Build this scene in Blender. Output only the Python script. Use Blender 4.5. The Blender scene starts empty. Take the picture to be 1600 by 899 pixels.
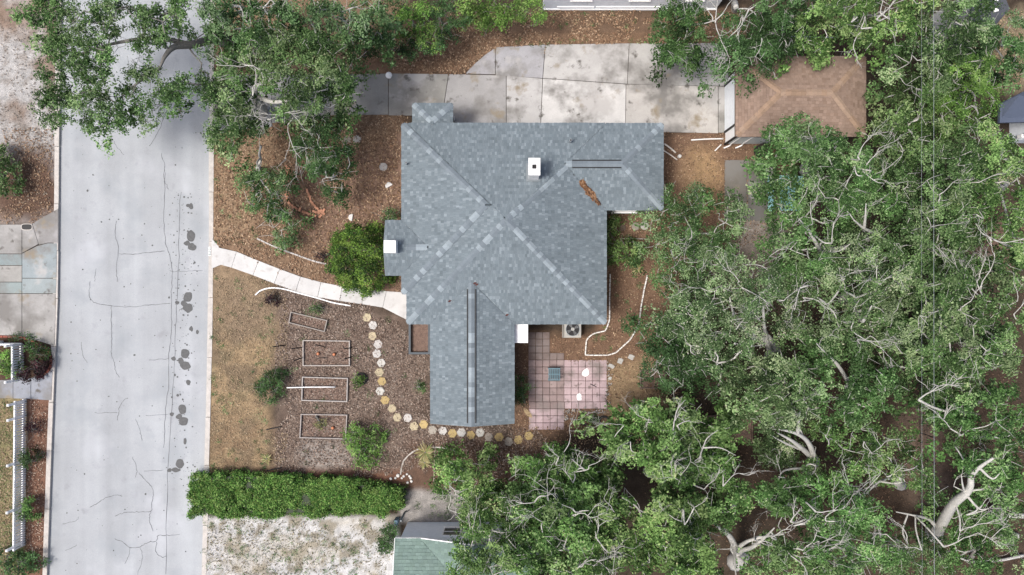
import bpy, math, random
import numpy as np
from mathutils import Vector, Matrix

# ---------------------------------------------------------------- camera, sky, sun, exposure
HC = 33.333            # height of the drone above the ground
SC = 32.0              # photograph pixels per metre on the ground
scene = bpy.context.scene
COL = scene.collection
cam_data = bpy.data.cameras.new('camera')
cam_data.sensor_width = 36.0
cam_data.lens = 24.0
cam_data.clip_start = 0.5
cam_data.clip_end = 2000.0
cam = bpy.data.objects.new('camera', cam_data)
cam.location = (0, 0, HC)
cam.rotation_euler = (0, 0, 0)
COL.objects.link(cam)
scene.camera = cam

SUN_EL, SUN_AZ = math.radians(66), math.radians(-110)   # high, from the lower left of the picture
world = bpy.data.worlds.new('World')
scene.world = world
world.use_nodes = True
wn = world.node_tree
wn.nodes.clear()
w_out = wn.nodes.new('ShaderNodeOutputWorld')
w_bg = wn.nodes.new('ShaderNodeBackground')
w_sky = wn.nodes.new('ShaderNodeTexSky')
w_sky.sky_type = 'NISHITA'
w_sky.sun_disc = False
w_sky.sun_elevation = SUN_EL
w_sky.sun_rotation = SUN_AZ
w_sky.dust_density = 5.0
w_sky.air_density = 0.75
w_sky.ozone_density = 1.0
w_bg.inputs['Strength'].default_value = 0.098
wn.links.new(w_sky.outputs[0], w_bg.inputs['Color'])
wn.links.new(w_bg.outputs[0], w_out.inputs[0])
sun_data = bpy.data.lights.new('sun', 'SUN')
sun_data.energy = 1.5
sun_data.angle = math.radians(14)
sun_data.color = (1.0, 0.97, 0.93)
sun = bpy.data.objects.new('sun', sun_data)
sdir = Vector((math.sin(SUN_AZ) * math.cos(SUN_EL), math.cos(SUN_AZ) * math.cos(SUN_EL), math.sin(SUN_EL)))
sun.rotation_euler = sdir.to_track_quat('Z', 'Y').to_euler()
sun.location = sdir * 60
COL.objects.link(sun)
vs = scene.view_settings
vs.view_transform = 'Standard'
vs.look = 'None'
vs.gamma = 1.0
vs.use_curve_mapping = False
vs.exposure = 1.06
scene.cycles.max_bounces = 6
scene.cycles.diffuse_bounces = 3
scene.cycles.transparent_max_bounces = 4

# ---------------------------------------------------------------- helpers
def P(px, py, z=0.0):
    """point at height z that the photograph shows at pixel (px, py)"""
    k = (HC - z) / HC / SC
    return np.array(((px - 800.0) * k, (449.5 - py) * k, z))

def lin(c):
    c = c / 255.0
    return c / 12.92 if c <= 0.04045 else ((c + 0.055) / 1.055) ** 2.4
def C(r, g, b, k=0.62):
    return (lin(r) * k, lin(g) * k, lin(b) * k)

def props(o, label=None, cat=None, group=None, kind=None):
    if label: o['label'] = label
    if cat: o['category'] = cat
    if group: o['group'] = group
    if kind: o['kind'] = kind
    return o

def empty(name, loc=(0, 0, 0), label=None, cat=None, group=None):
    o = bpy.data.objects.new(name, None)
    o.location = loc
    o.empty_display_size = 0.2
    COL.objects.link(o)
    return props(o, label, cat, group)

def link(name, me, mat=None, parent=None, loc=None, color=None):
    """a mesh object whose mesh is in world coordinates unless loc is given"""
    o = bpy.data.objects.new(name, me)
    if mat is not None and len(me.materials) == 0:
        me.materials.append(mat)
    COL.objects.link(o)
    if loc is not None:
        o.location = loc
    if parent is not None:
        o.parent = parent
        pl = Vector(parent.location)
        q = parent.parent
        while q is not None:
            pl = pl + Vector(q.location); q = q.parent
        o.location = Vector(o.location) - pl
    if color is not None:
        o.color = (color[0], color[1], color[2], 1.0)
    return o

def npmesh(name, V, F, cols=None, smooth=False, mats=None):
    """V (n,3); F list of (m,k) int arrays; cols (n,3) point colours"""
    me = bpy.data.meshes.new(name)
    V = np.asarray(V, dtype=np.float32)
    if not isinstance(F, list): F = [F]
    F = [np.asarray(f, dtype=np.int32) for f in F if len(f)]
    me.vertices.add(len(V))
    me.vertices.foreach_set('co', V.ravel())
    nl = sum(f.size for f in F)
    npoly = sum(len(f) for f in F)
    me.loops.add(nl)
    me.loops.foreach_set('vertex_index', np.concatenate([f.ravel() for f in F]))
    me.polygons.add(npoly)
    tot = np.concatenate([np.full(len(f), f.shape[1], np.int32) for f in F])
    st = np.concatenate([[0], np.cumsum(tot)[:-1]]).astype(np.int32)
    me.polygons.foreach_set('loop_start', st)
    me.polygons.foreach_set('loop_total', tot)
    if smooth:
        me.polygons.foreach_set('use_smooth', np.ones(npoly, bool))
    if cols is not None:
        a = me.color_attributes.new('Col', 'FLOAT_COLOR', 'POINT')
        cc = np.ones((len(V), 4), np.float32)
        cc[:, :3] = cols
        a.data.foreach_set('color', cc.ravel())
    me.update(calc_edges=True)
    me.validate()
    if mats:
        for m in mats: me.materials.append(m)
    return me

class MB:
    """collects simple solids into one mesh"""
    def __init__(s): s.v, s.f, s.c = [], [], []
    def add(s, vs, fs, col=None):
        n = len(s.v)
        s.v += [tuple(map(float, p)) for p in vs]
        s.f += [tuple(i + n for i in f) for f in fs]
        if col is not None: s.c += [col] * len(vs)
        return s
    def box(s, cx, cy, z0, z1, sx, sy, ang=0.0, taper=1.0, col=None):
        ca, sa = math.cos(ang), math.sin(ang)
        v = []
        for z, t in ((z0, 1.0), (z1, taper)):
            for a, b in ((-1, -1), (1, -1), (1, 1), (-1, 1)):
                x, y = a * sx / 2 * t, b * sy / 2 * t
                v.append((cx + x * ca - y * sa, cy + x * sa + y * ca, z))
        return s.add(v, [(3, 2, 1, 0), (4, 5, 6, 7), (0, 1, 5, 4), (1, 2, 6, 5), (2, 3, 7, 6), (3, 0, 4, 7)], col)
    def prism(s, poly, z0, z1, col=None):
        n = len(poly)
        a = sum(poly[i][0] * poly[(i + 1) % n][1] - poly[(i + 1) % n][0] * poly[i][1] for i in range(n))
        if a < 0: poly = poly[::-1]
        v = [(p[0], p[1], z0) for p in poly] + [(p[0], p[1], z1) for p in poly]
        f = [tuple(range(n - 1, -1, -1)), tuple(range(n, 2 * n))]
        f += [(i, (i + 1) % n, n + (i + 1) % n, n + i) for i in range(n)]
        return s.add(v, f, col)
    def beam(s, a, b, w, h, up=(0, 0, 1), col=None):
        a, b = Vector(a), Vector(b)
        d = (b - a).normalized()
        u = Vector(up)
        if abs(d.dot(u)) > 0.98: u = Vector((0, 1, 0))
        x = d.cross(u).normalized(); y = x.cross(d)
        v = []
        for p in (a, b):
            for i, j in ((-1, -1), (1, -1), (1, 1), (-1, 1)):
                v.append(p + x * (i * w / 2) + y * (j * h / 2))
        return s.add(v, [(3, 2, 1, 0), (4, 5, 6, 7), (0, 1, 5, 4), (1, 2, 6, 5), (2, 3, 7, 6), (3, 0, 4, 7)], col)
    def cyl(s, cx, cy, z0, z1, r0, r1=None, n=14, col=None, cap=True):
        if r1 is None: r1 = r0
        v = [(cx + r0 * math.cos(2 * math.pi * i / n), cy + r0 * math.sin(2 * math.pi * i / n), z0) for i in range(n)]
        v += [(cx + r1 * math.cos(2 * math.pi * i / n), cy + r1 * math.sin(2 * math.pi * i / n), z1) for i in range(n)]
        f = [(i, (i + 1) % n, n + (i + 1) % n, n + i) for i in range(n)]
        if cap: f += [tuple(range(n - 1, -1, -1)), tuple(range(n, 2 * n))]
        return s.add(v, f, col)
    def ring(s, cx, cy, z0, z1, ro, ri, a0=0.0, a1=2 * math.pi, n=24, col=None):
        """upright ring wall, or an arc of one"""
        v = []
        full = abs(a1 - a0 - 2 * math.pi) < 1e-6
        m = n if full else n + 1
        for i in range(m):
            t = a0 + (a1 - a0) * i / n
            for r, z in ((ro, z0), (ro, z1), (ri, z1), (ri, z0)):
                v.append((cx + r * math.cos(t), cy + r * math.sin(t), z))
        f = []
        for i in range(n):
            a, b = 4 * i, 4 * ((i + 1) % m)
            for k in range(4):
                f.append((a + k, b + k, b + (k + 1) % 4, a + (k + 1) % 4))
        if not full: f += [(0, 1, 2, 3), (4 * n + 3, 4 * n + 2, 4 * n + 1, 4 * n)]
        return s.add(v, f, col)
    def mesh(s, name, smooth=False):
        me = bpy.data.meshes.new(name)
        me.from_pydata(s.v, [], s.f)
        if s.c and len(s.c) == len(s.v):
            a = me.color_attributes.new('Col', 'FLOAT_COLOR', 'POINT')
            a.data.foreach_set('color', np.array([(c[0], c[1], c[2], 1.0) for c in s.c], np.float32).ravel())
        if smooth: me.polygons.foreach_set('use_smooth', [True] * len(me.polygons))
        me.update()
        return me
    def build(s, name, mat, parent=None, smooth=False, color=None):
        return link(name, s.mesh(name, smooth), mat, parent, color=color)

def catmull(pts, n=5):
    pts = np.asarray(pts, float)
    if len(pts) < 3:
        t = np.linspace(0, 1, n + 1)[:, None]
        return pts[0] * (1 - t) + pts[-1] * t
    q = np.vstack([2 * pts[0] - pts[1], pts, 2 * pts[-1] - pts[-2]])
    out = []
    for i in range(1, len(q) - 2):
        p0, p1, p2, p3 = q[i - 1], q[i], q[i + 1], q[i + 2]
        for k in range(n):
            t = k / n
            out.append(0.5 * ((2 * p1) + (-p0 + p2) * t + (2 * p0 - 5 * p1 + 4 * p2 - p3) * t * t + (-p0 + 3 * p1 - 3 * p2 + p3) * t ** 3))
    out.append(pts[-1])
    return np.array(out)

def tube_arrays(pts, rad, k=6):
    pts = np.asarray(pts, float); m = len(pts)
    rad = np.broadcast_to(np.asarray(rad, float), (m,))
    d = np.gradient(pts, axis=0)
    d /= np.linalg.norm(d, axis=1)[:, None] + 1e-9
    ref = np.tile(np.array((0.0, 0.0, 1.0)), (m, 1))
    ref[np.abs(d[:, 2]) > 0.9] = (0.0, 1.0, 0.0)
    if m > 1 and np.abs(d[:, 2]).max() > 0.75: ref[:] = (0.31, 0.95, 0.05)
    x = np.cross(d, ref); x /= np.linalg.norm(x, axis=1)[:, None] + 1e-9
    y = np.cross(x, d)
    a = np.arange(k) * 2 * math.pi / k
    V = pts[:, None, :] + rad[:, None, None] * (np.cos(a)[None, :, None] * x[:, None, :] + np.sin(a)[None, :, None] * y[:, None, :])
    V = V.reshape(-1, 3)
    i = np.arange(m - 1)[:, None] * k; j = np.arange(k)[None, :]; j2 = (j + 1) % k
    F = np.stack([i + j, i + j2, i + k + j2, i + k + j], -1).reshape(-1, 4)
    return V, F

class Tubes:
    def __init__(s): s.V, s.F, s.n = [], [], 0
    def add(s, pts, rad, k=6):
        V, F = tube_arrays(pts, rad, k)
        s.V.append(V); s.F.append(F + s.n); s.n += len(V)
        # closed tips
        c = np.array([V[:k].mean(0), V[-k:].mean(0)])
        s.V.append(c)
        a = np.arange(k); b = (a + 1) % k
        f0 = np.stack([b, a, np.full(k, len(V)), np.full(k, len(V))], -1)
        f1 = np.stack([len(V) - k + a, len(V) - k + b, np.full(k, len(V) + 1)], -1)
        s.T = getattr(s, 'T', [])
        s.T.append(f0[:, :3] + s.n - len(V)); s.T.append(f1 + s.n - len(V))
        s.n += 2
        return s
    def build(s, name, mat, parent=None, color=None):
        me = npmesh(name, np.vstack(s.V), [np.vstack(s.F), np.vstack(s.T)], smooth=True)
        return link(name, me, mat, parent, color=color)

def ribbon(pts, w, z):
    """flat strip along world xy points; w width or list"""
    pts = np.asarray(pts, float)[:, :2]; m = len(pts)
    w = np.broadcast_to(np.asarray(w, float), (m,))
    d = np.gradient(pts, axis=0); d /= np.linalg.norm(d, axis=1)[:, None] + 1e-9
    nrm = np.stack([-d[:, 1], d[:, 0]], -1)
    V = np.zeros((2 * m, 3)); V[0::2, :2] = pts + nrm * w[:, None] / 2; V[1::2, :2] = pts - nrm * w[:, None] / 2
    V[:, 2] = z
    i = np.arange(m - 1) * 2
    return V, np.stack([i, i + 1, i + 3, i + 2], -1)

# ---- 2D noise and masks
_rg = np.random.default_rng(7)
_lat = _rg.random((256, 256))
def vnoise(x, y):
    xi, yi = np.floor(x).astype(int), np.floor(y).astype(int)
    fx, fy = x - xi, y - yi
    fx, fy = fx * fx * (3 - 2 * fx), fy * fy * (3 - 2 * fy)
    a = _lat[xi & 255, yi & 255]; b = _lat[(xi + 1) & 255, yi & 255]
    c = _lat[xi & 255, (yi + 1) & 255]; d = _lat[(xi + 1) & 255, (yi + 1) & 255]
    return (a * (1 - fx) + b * fx) * (1 - fy) + (c * (1 - fx) + d * fx) * fy
def fbm(x, y, oct=4, gain=0.5):
    s, a, t = 0.0, 1.0, 0.0
    for k in range(oct):
        s = s + a * vnoise(x * 2 ** k + 17.3 * k, y * 2 ** k + 9.1 * k); t += a; a *= gain
    return s / t
def polysd(X, Y, poly):
    """signed distance to a polygon, positive inside"""
    poly = np.asarray(poly, float)
    d2 = np.full(X.shape, 1e18); ins = np.zeros(X.shape, bool)
    n = len(poly)
    for i in range(n):
        ax, ay = poly[i]; bx, by = poly[(i + 1) % n]
        ex, ey = bx - ax, by - ay
        t = np.clip(((X - ax) * ex + (Y - ay) * ey) / (ex * ex + ey * ey + 1e-12), 0, 1)
        d2 = np.minimum(d2, (X - ax - t * ex) ** 2 + (Y - ay - t * ey) ** 2)
        if ay != by:
            cr = ((ay > Y) != (by > Y)) & (X < (bx - ax) * (Y - ay) / (by - ay) + ax)
            ins ^= cr
    d = np.sqrt(d2)
    return np.where(ins, d, -d)
def px2w(poly, z=0.0):
    return [tuple(P(a, b, z)[:2]) for a, b in poly]

# ---------------------------------------------------------------- materials
def mat(name, col=(0.5, 0.5, 0.5), rough=0.85, attr=False, objcol=False, n1=None, n2=None, blotch=None, bump=None, spec=0.3, metal=0.0, trans=0.0, coords='pos', streak=None):
    """n1, n2 = (scale, amount): brightness variation; blotch = (scale, lo, hi, colour, detail)"""
    m = bpy.data.materials.new(name)
    m.use_nodes = True
    nt = m.node_tree; N, L = nt.nodes, nt.links
    b = N['Principled BSDF']
    b.inputs['Roughness'].default_value = rough
    b.inputs['Metallic'].default_value = metal
    b.inputs['Specular IOR Level'].default_value = spec
    if attr:
        a = N.new('ShaderNodeAttribute'); a.attribute_name = 'Col'; cur = a.outputs['Color']
    elif objcol:
        a = N.new('ShaderNodeObjectInfo'); cur = a.outputs['Color']
    else:
        a = N.new('ShaderNodeRGB'); a.outputs[0].default_value = (*col, 1); cur = a.outputs[0]
    if coords == 'pos':
        g = N.new('ShaderNodeNewGeometry'); vec = g.outputs['Position']
    else:
        g = N.new('ShaderNodeTexCoord'); vec = g.outputs['Object']
    def noise(scale, detail=4.0, rough_=0.6):
        t = N.new('ShaderNodeTexNoise'); t.inputs['Scale'].default_value = scale
        t.inputs['Detail'].default_value = detail; t.inputs['Roughness'].default_value = rough_
        L.new(vec, t.inputs['Vector']); return t.outputs['Fac']
    for nn in (n1, n2):
        if nn:
            r = N.new('ShaderNodeMapRange')
            r.inputs['From Min'].default_value = 0.28; r.inputs['From Max'].default_value = 0.72
            r.inputs['To Min'].default_value = 1 - nn[1]; r.inputs['To Max'].default_value = 1 + nn[1]
            L.new(noise(nn[0]), r.inputs['Value'])
            x = N.new('ShaderNodeMix'); x.data_type = 'RGBA'; x.blend_type = 'MULTIPLY'; x.inputs[0].default_value = 1.0
            L.new(cur, x.inputs[6]); L.new(r.outputs[0], x.inputs[7]); cur = x.outputs[2]
    for bl in (blotch if isinstance(blotch, list) else [blotch] if blotch else []):
        r = N.new('ShaderNodeMapRange')
        r.inputs['From Min'].default_value = bl[1]; r.inputs['From Max'].default_value = bl[2]
        L.new(noise(bl[0], bl[4] if len(bl) > 4 else 5.0), r.inputs['Value'])
        x = N.new('ShaderNodeMix'); x.data_type = 'RGBA'
        L.new(r.outputs[0], x.inputs[0]); L.new(cur, x.inputs[6]); x.inputs[7].default_value = (*bl[3], 1); cur = x.outputs[2]
    if streak:                                    # wear running along the lane
        mp = N.new('ShaderNodeMapping'); mp.inputs['Scale'].default_value = (1.0, 0.045, 1.0); L.new(vec, mp.inputs['Vector'])
        t = N.new('ShaderNodeTexNoise'); t.inputs['Scale'].default_value = streak[0]; t.inputs['Detail'].default_value = 3.0; L.new(mp.outputs[0], t.inputs['Vector'])
        r = N.new('ShaderNodeMapRange'); r.inputs['From Min'].default_value = 0.3; r.inputs['From Max'].default_value = 0.7
        r.inputs['To Min'].default_value = 1 - streak[1]; r.inputs['To Max'].default_value = 1 + streak[1]; L.new(t.outputs['Fac'], r.inputs['Value'])
        x = N.new('ShaderNodeMix'); x.data_type = 'RGBA'; x.blend_type = 'MULTIPLY'; x.inputs[0].default_value = 1.0
        L.new(cur, x.inputs[6]); L.new(r.outputs[0], x.inputs[7]); cur = x.outputs[2]
    L.new(cur, b.inputs['Base Color'])
    if bump:
        bm = N.new('ShaderNodeBump'); bm.inputs['Strength'].default_value = bump[1]; bm.inputs['Distance'].default_value = bump[2] if len(bump) > 2 else 0.02
        L.new(noise(bump[0], 5.0), bm.inputs['Height']); L.new(bm.outputs[0], b.inputs['Normal'])
    if trans:
        t = N.new('ShaderNodeBsdfTranslucent'); L.new(cur, t.inputs['Color'])
        mx = N.new('ShaderNodeMixShader'); mx.inputs[0].default_value = trans
        L.new(b.outputs[0], mx.inputs[1]); L.new(t.outputs[0], mx.inputs[2])
        L.new(mx.outputs[0], N['Material Output'].inputs['Surface'])
    return m

M = {}
M['ground'] = mat('ground', attr=True, n1=(3.0, 0.22), n2=(26.0, 0.38), bump=(30, 0.7, 0.03), rough=0.95, spec=0.1)
M['litter'] = mat('leaf litter', attr=True, rough=0.8, spec=0.2)
M['road'] = mat('pale road', C(188, 192, 195), n1=(0.35, 0.11), n2=(34.0, 0.09), blotch=[(1.6, 0.60, 0.80, C(168, 170, 174)), (0.45, 0.52, 0.72, C(174, 180, 184)), (0.3, 0.55, 0.75, C(206, 209, 214))], bump=(60, 0.35, 0.012), rough=0.85, streak=(1.1, 0.10))
M['stain'] = mat('oil stain', C(105, 106, 106), n1=(9, 0.2), rough=0.7)
M['crack'] = mat('crack', C(124, 126, 130), n1=(20, 0.3), rough=0.95)
M['kerb'] = mat('kerb concrete', C(218, 212, 204), n1=(4, 0.15), n2=(30, 0.12), rough=0.9, bump=(40, 0.3))
M['concrete'] = mat('concrete', objcol=True, n1=(1.2, 0.12), n2=(22, 0.07), blotch=[(0.45, 0.48, 0.62, C(146, 143, 138)), (0.8, 0.58, 0.68, C(162, 150, 130)), (0.35, 0.56, 0.64, C(206, 203, 199)), (1.7, 0.60, 0.70, C(118, 114, 108)), (7, 0.66, 0.78, C(126, 122, 116))], bump=(40, 0.3, 0.01), rough=0.9)
M['path'] = mat('white concrete', objcol=True, n1=(2.0, 0.07), n2=(25, 0.06), blotch=[(3.0, 0.58, 0.78, C(190, 184, 176)), (0.9, 0.58, 0.75, C(196, 192, 188))], rough=0.9, bump=(40, 0.2, 0.01))
M['shingle'] = mat('blue grey shingle', attr=True, n1=(0.6, 0.06), n2=(40, 0.16), rough=0.9, bump=(120, 0.4, 0.004))
M['shingle_brown'] = mat('brown shingle', attr=True, n1=(0.5, 0.16), n2=(40, 0.16), rough=0.9, bump=(120, 0.4, 0.004))
M['cap'] = mat('ridge cap', objcol=True, n1=(14, 0.08), n2=(60, 0.12), rough=0.9)
M['wall'] = mat('light wall', C(190, 192, 190), n1=(2, 0.06), rough=0.8)
M['wall_grey'] = mat('pale grey wall', (0.62, 0.66, 0.67), n1=(2, 0.06), n2=(20, 0.04), rough=0.8)
M['white'] = mat('white paint', (0.84, 0.84, 0.83), n1=(4, 0.05), rough=0.6)
M['white_stained'] = mat('white stucco', (0.70, 0.70, 0.68), n1=(5, 0.08), n2=(30, 0.07), blotch=(4, 0.60, 0.78, (0.46, 0.45, 0.42)), rough=0.85)
M['trim'] = mat('grey trim', C(150, 158, 162), rough=0.7)
M['black'] = mat('black metal', (0.012, 0.012, 0.013), rough=0.55)
M['dark'] = mat('dark plastic', (0.022, 0.022, 0.023), rough=0.7, n1=(12, 0.2))
M['glass'] = mat('dark glass', (0.02, 0.024, 0.028), rough=0.12, spec=0.6)
M['metal'] = mat('galvanised metal', C(175, 182, 186), rough=0.5, metal=0.3, n1=(6, 0.1))
M['wood_pale'] = mat('weathered board', objcol=True, n1=(6, 0.15), n2=(40, 0.2), rough=0.9)
M['paver'] = mat('pink paver', objcol=True, n1=(2.2, 0.10), n2=(28, 0.12), blotch=[(0.9, 0.48, 0.66, C(158, 146, 142)), (2.6, 0.58, 0.70, C(138, 126, 120)), (9, 0.64, 0.76, C(120, 110, 100))], rough=0.92, bump=(50, 0.4, 0.01))
M['stone'] = mat('stone', objcol=True, n1=(5, 0.12), n2=(40, 0.15), blotch=(9, 0.62, 0.75, C(150, 140, 122)), rough=0.95, bump=(40, 0.5, 0.01))
M['bark'] = mat('pale bark', C(214, 212, 204), n1=(2.5, 0.15), n2=(18, 0.2), blotch=(6, 0.58, 0.78, C(146, 142, 134)), rough=0.9, bump=(30, 0.6))
M['bark_dark'] = mat('grey bark', C(140, 137, 130), n1=(2.5, 0.2), n2=(18, 0.25), rough=0.9, bump=(30, 0.6))
M['leaf'] = mat('leaf', attr=True, rough=0.55, spec=0.14, trans=0.30)
M['leaf_matt'] = mat('needle leaf', attr=True, rough=0.7, spec=0.2, trans=0.2)
M['soil'] = mat('soil', C(136, 114, 102), n1=(8, 0.3), n2=(40, 0.4), rough=0.95, bump=(30, 0.8, 0.03))
M['obj'] = mat('painted', objcol=True, n1=(6, 0.06), n2=(40, 0.06), rough=0.6)
M['rubber'] = mat('black rubber', (0.03, 0.028, 0.027), n1=(10, 0.3), rough=0.9)
# ================================================================ SETTING
rnd = random.Random(11)
LK = [(110, -1500), (97, -160), (94, 0), (91, 200), (89, 450), (83, 600), (79, 700), (72, 899), (67, 1060), (40, 2300)]       # left road edge
RK = [(338, -1500), (331, -160), (330, 0), (329, 200), (328, 420), (325, 600), (321, 740), (317, 899), (314, 1060), (288, 2300)]   # right road edge
road_px = LK + RK[::-1]
# paved areas: name -> list of slabs (pixel polygons)
drive_slabs = [
    # lower lane, street to garage
    ([(334, 118), (424, 118), (424, 198), (334, 205)], (176, 176, 176)),
    ([(426, 118), (515, 118), (515, 186), (426, 192)], (170, 170, 168)),
    ([(517, 118), (606, 116), (606, 179), (517, 180)], (158, 157, 153)),
    ([(608, 116), (700, 117), (690, 181), (608, 180)], (166, 164, 158)),
    ([(702, 117), (790, 119), (790, 210), (692, 205), (692, 181)], (180, 178, 176)),
    ([(792, 119), (847, 124), (843, 212), (792, 212)], (206, 204, 201)),
    ([(849, 124), (977, 133), (976, 212), (845, 212)], (226, 224, 220)),
    ([(979, 133), (1121, 136), (1121, 208), (978, 205)], (205, 201, 195)),
    ([(1123, 136), (1142, 137), (1142, 207), (1123, 207)], (180, 178, 172)),
    # upper lane
    ([(728, 115), (742, 100), (756, 88), (773, 76), (773, 116)], (182, 180, 182)),
    ([(775, 75), (851, 71), (847, 122), (775, 117)], (186, 185, 187)),
    ([(853, 71), (982, 69), (979, 131), (849, 122)], (204, 202, 198)),
    ([(984, 69), (1034, 69), (1033, 133), (981, 131)], (197, 195, 190)),
    ([(1036, 69), (1125, 68), (1135, 70), (1138, 134), (1035, 133)], (186, 185, 182)),
]
left_slabs = [
    ([(-60, 352), (34, 352), (34, 396), (-60, 396)], (178, 176, 172)),
    ([(36, 352), (50, 350), (60, 381), (36, 395)], (182, 180, 177)),
    ([(52, 350), (91, 327), (90, 379), (75, 379), (62, 382)], (180, 178, 177)),
    ([(-60, 398), (34, 398), (34, 414), (-60, 414)], (158, 172, 172)),
    ([(36, 397), (60, 385), (75, 381), (89, 381), (88, 434), (36, 434)], (168, 178, 180)),
    ([(-60, 416), (34, 416), (34, 440), (-60, 440)], (182, 180, 174)),
    ([(-60, 442), (34, 442), (34, 458), (-60, 458)], (164, 176, 174)),
    ([(36, 436), (88, 436), (87, 458), (36, 458)], (172, 182, 182)),
    ([(-60, 460), (34, 460), (34, 524), (-60, 522)], (180, 178, 174)),
    ([(36, 460), (87, 460), (85, 540), (36, 524)], (184, 182, 178)),
    ([(-60, 597), (20, 594), (20, 622), (-60, 622)], (168, 172, 180)),
    ([(22, 594), (48, 592), (48, 623), (22, 622)], (166, 170, 178)),
    ([(50, 592), (70, 586), (82, 578), (80, 625), (50, 623)], (170, 174, 182)),
]
walk_mid = [(330, 397), (366, 406), (400, 419), (433, 432), (466, 444), (499, 453), (533, 459), (567, 464), (601, 468), (640, 480)]
walk_w = [44, 26, 24, 24, 24, 24, 23, 23, 26, 44]
walk_slabs = []
for i in range(9):
    def edge(k):
        a = np.array(walk_mid[max(k - 1, 0)]); b = np.array(walk_mid[min(k + 1, 9)])
        d = (b - a) / np.linalg.norm(b - a); n = np.array((-d[1], d[0]))
        if k == 0: n = np.array((0.0, 1.0))
        if k == 9: n = np.array((0.0, 1.0))
        c = np.array(walk_mid[k]); h = walk_w[k] / 2
        return c + n * h, c - n * h, d
    (l0, r0, d0), (l1, r1, d1) = edge(i), edge(i + 1)
    g = 0.3
    poly = [l0 + d0 * g, l1 - d1 * g, r1 - d1 * g, r0 + d0 * g]
    if i == 0:
        poly = [(331, 420), (345, 414), l1 - d1 * g, r1 - d1 * g, (345, 388), (331, 373)]
    walk_slabs.append([tuple(p) for p in poly])
back_slab = [[(1133, 251), (1166, 251), (1166, 345), (1132, 345)], [(1168, 251), (1212, 251), (1212, 345), (1168, 345)]]
patio_px = [(824, 520), (862, 520), (863, 545), (886, 556), (887, 566), (948, 564), (947, 640), (881, 640), (881, 667), (829, 667)]
paved = [px2w(s) for s, _ in drive_slabs + left_slabs] + [px2w(s) for s in walk_slabs + back_slab] + [px2w(patio_px)]

def axis(lo, hi, step, far):
    a = np.arange(lo, hi + 1e-6, step)
    o = np.array([0.4, 1.2, 3, 6, 12, 25, 50, 100, far])
    return np.concatenate([(lo - o)[::-1], a, hi + o])
gx = axis(-26.5, 26.5, 0.125, 220.0)
gy = axis(-15.5, 15.5, 0.125, 220.0)
X, Y = np.meshgrid(gx, gy, indexing='ij')
PXX, PYY = X * SC + 800.0, 449.5 - Y * SC           # pixel coordinates on the ground
wob = (fbm(X * 0.9, Y * 0.9, 4) - 0.5) * 46          # ragged zone borders, in pixels
fine = (fbm(X * 4.0 + 40, Y * 4.0 + 11, 3) - 0.5)
gcol = np.zeros(X.shape + (3,)); gcol[:] = C(76, 63, 51)  # base soil, darkened to paint in the shade under the tree canopy
def zone(poly, col, soft=10.0, w=1.0, amt=1.0, pat=None):
    d = polysd(PXX, PYY, poly) + wob * w
    m = np.clip(d / soft + 0.5, 0, 1) * amt
    if pat is not None: m = m * pat
    gcol[:] = gcol * (1 - m[..., None]) + np.array(col) * m[..., None]
def rectp(a, b, c, d): return [(a, b), (c, b), (c, d), (a, d)]
def ell(cx, cy, rx, ry, n=20): return [(cx + rx * math.cos(6.2832 * i / n), cy + ry * math.sin(6.2832 * i / n)) for i in range(n)]
def pattern(s, lo, hi, ox=0.0, oct=4): return np.clip((fbm(X * s + ox, Y * s + 3 * ox, oct) - lo) / (hi - lo), 0, 1)
# pale sand beyond the street
zone([(-900, -900), (95, -900), (93, 352), (-900, 352)], C(180, 177, 178), 14, 0.3)
zone([(-900, -900), (95, -900), (93, 352), (-900, 352)], C(132, 104, 84), 14, 0.3, 0.85, pattern(0.5, 0.50, 0.64, 3))
zone([(-900, -900), (95, -900), (93, 352), (-900, 352)], C(150, 140, 134), 14, 0.3, 0.8, pattern(3.2, 0.55, 0.68, 9))
zone(ell(40, 290, 62, 65), C(104, 78, 64), 40, 1)
zone(ell(25, 30, 40, 30), C(142, 112, 90), 40, 1, 0.7)
# planting bed and lawn strip beyond the street
zone([(-900, 524), (40, 524), (83, 545), (80, 600), (-900, 600)], C(92, 68, 54), 6, 0.1)
zone([(-900, 620), (42, 620), (40, 900), (36, 1800), (-900, 1800)], C(150, 134, 92), 6, 0.15)
zone([(-900, 620), (42, 620), (40, 900), (36, 1800), (-900, 1800)], C(112, 114, 70), 6, 0.15, 0.8, pattern(1.1, 0.46, 0.62, 30))
zone([(42, 620), (80, 620), (72, 900), (60, 1800), (28, 1800), (40, 900)], C(132, 92, 72), 6, 0.12)
# own front yard
zone([(326, -900), (640, -900), (640, 470), (326, 430)], C(140, 110, 84), 16, 0.4)
zone([(326, 200), (420, 210), (400, 380), (326, 372)], C(160, 130, 98), 30, 1.0)
zone([(326, 418), (405, 430), (455, 480), (440, 560), (425, 640), (425, 742), (324, 742)], C(164, 136, 98), 22, 0.8)
zone([(326, 418), (405, 430), (455, 480), (440, 560), (425, 640), (425, 742), (324, 742)], C(128, 108, 84), 16, 0.5, 0.85, pattern(0.9, 0.48, 0.60, 60))
zone([(326, 418), (405, 430), (455, 480), (440, 560), (425, 640), (425, 742), (324, 742)], C(116, 108, 78), 16, 0.5, 0.45, pattern(2.4, 0.57, 0.68, 160))
zone([(326, 418), (420, 430), (455, 480), (440, 530), (326, 520)], C(146, 122, 98), 40, 1.0, 0.7)
zone([(328, 640), (445, 660), (445, 745), (326, 745)], C(140, 110, 80), 30, 0.8, 0.6, pattern(1.6, 0.42, 0.6, 70))
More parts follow.
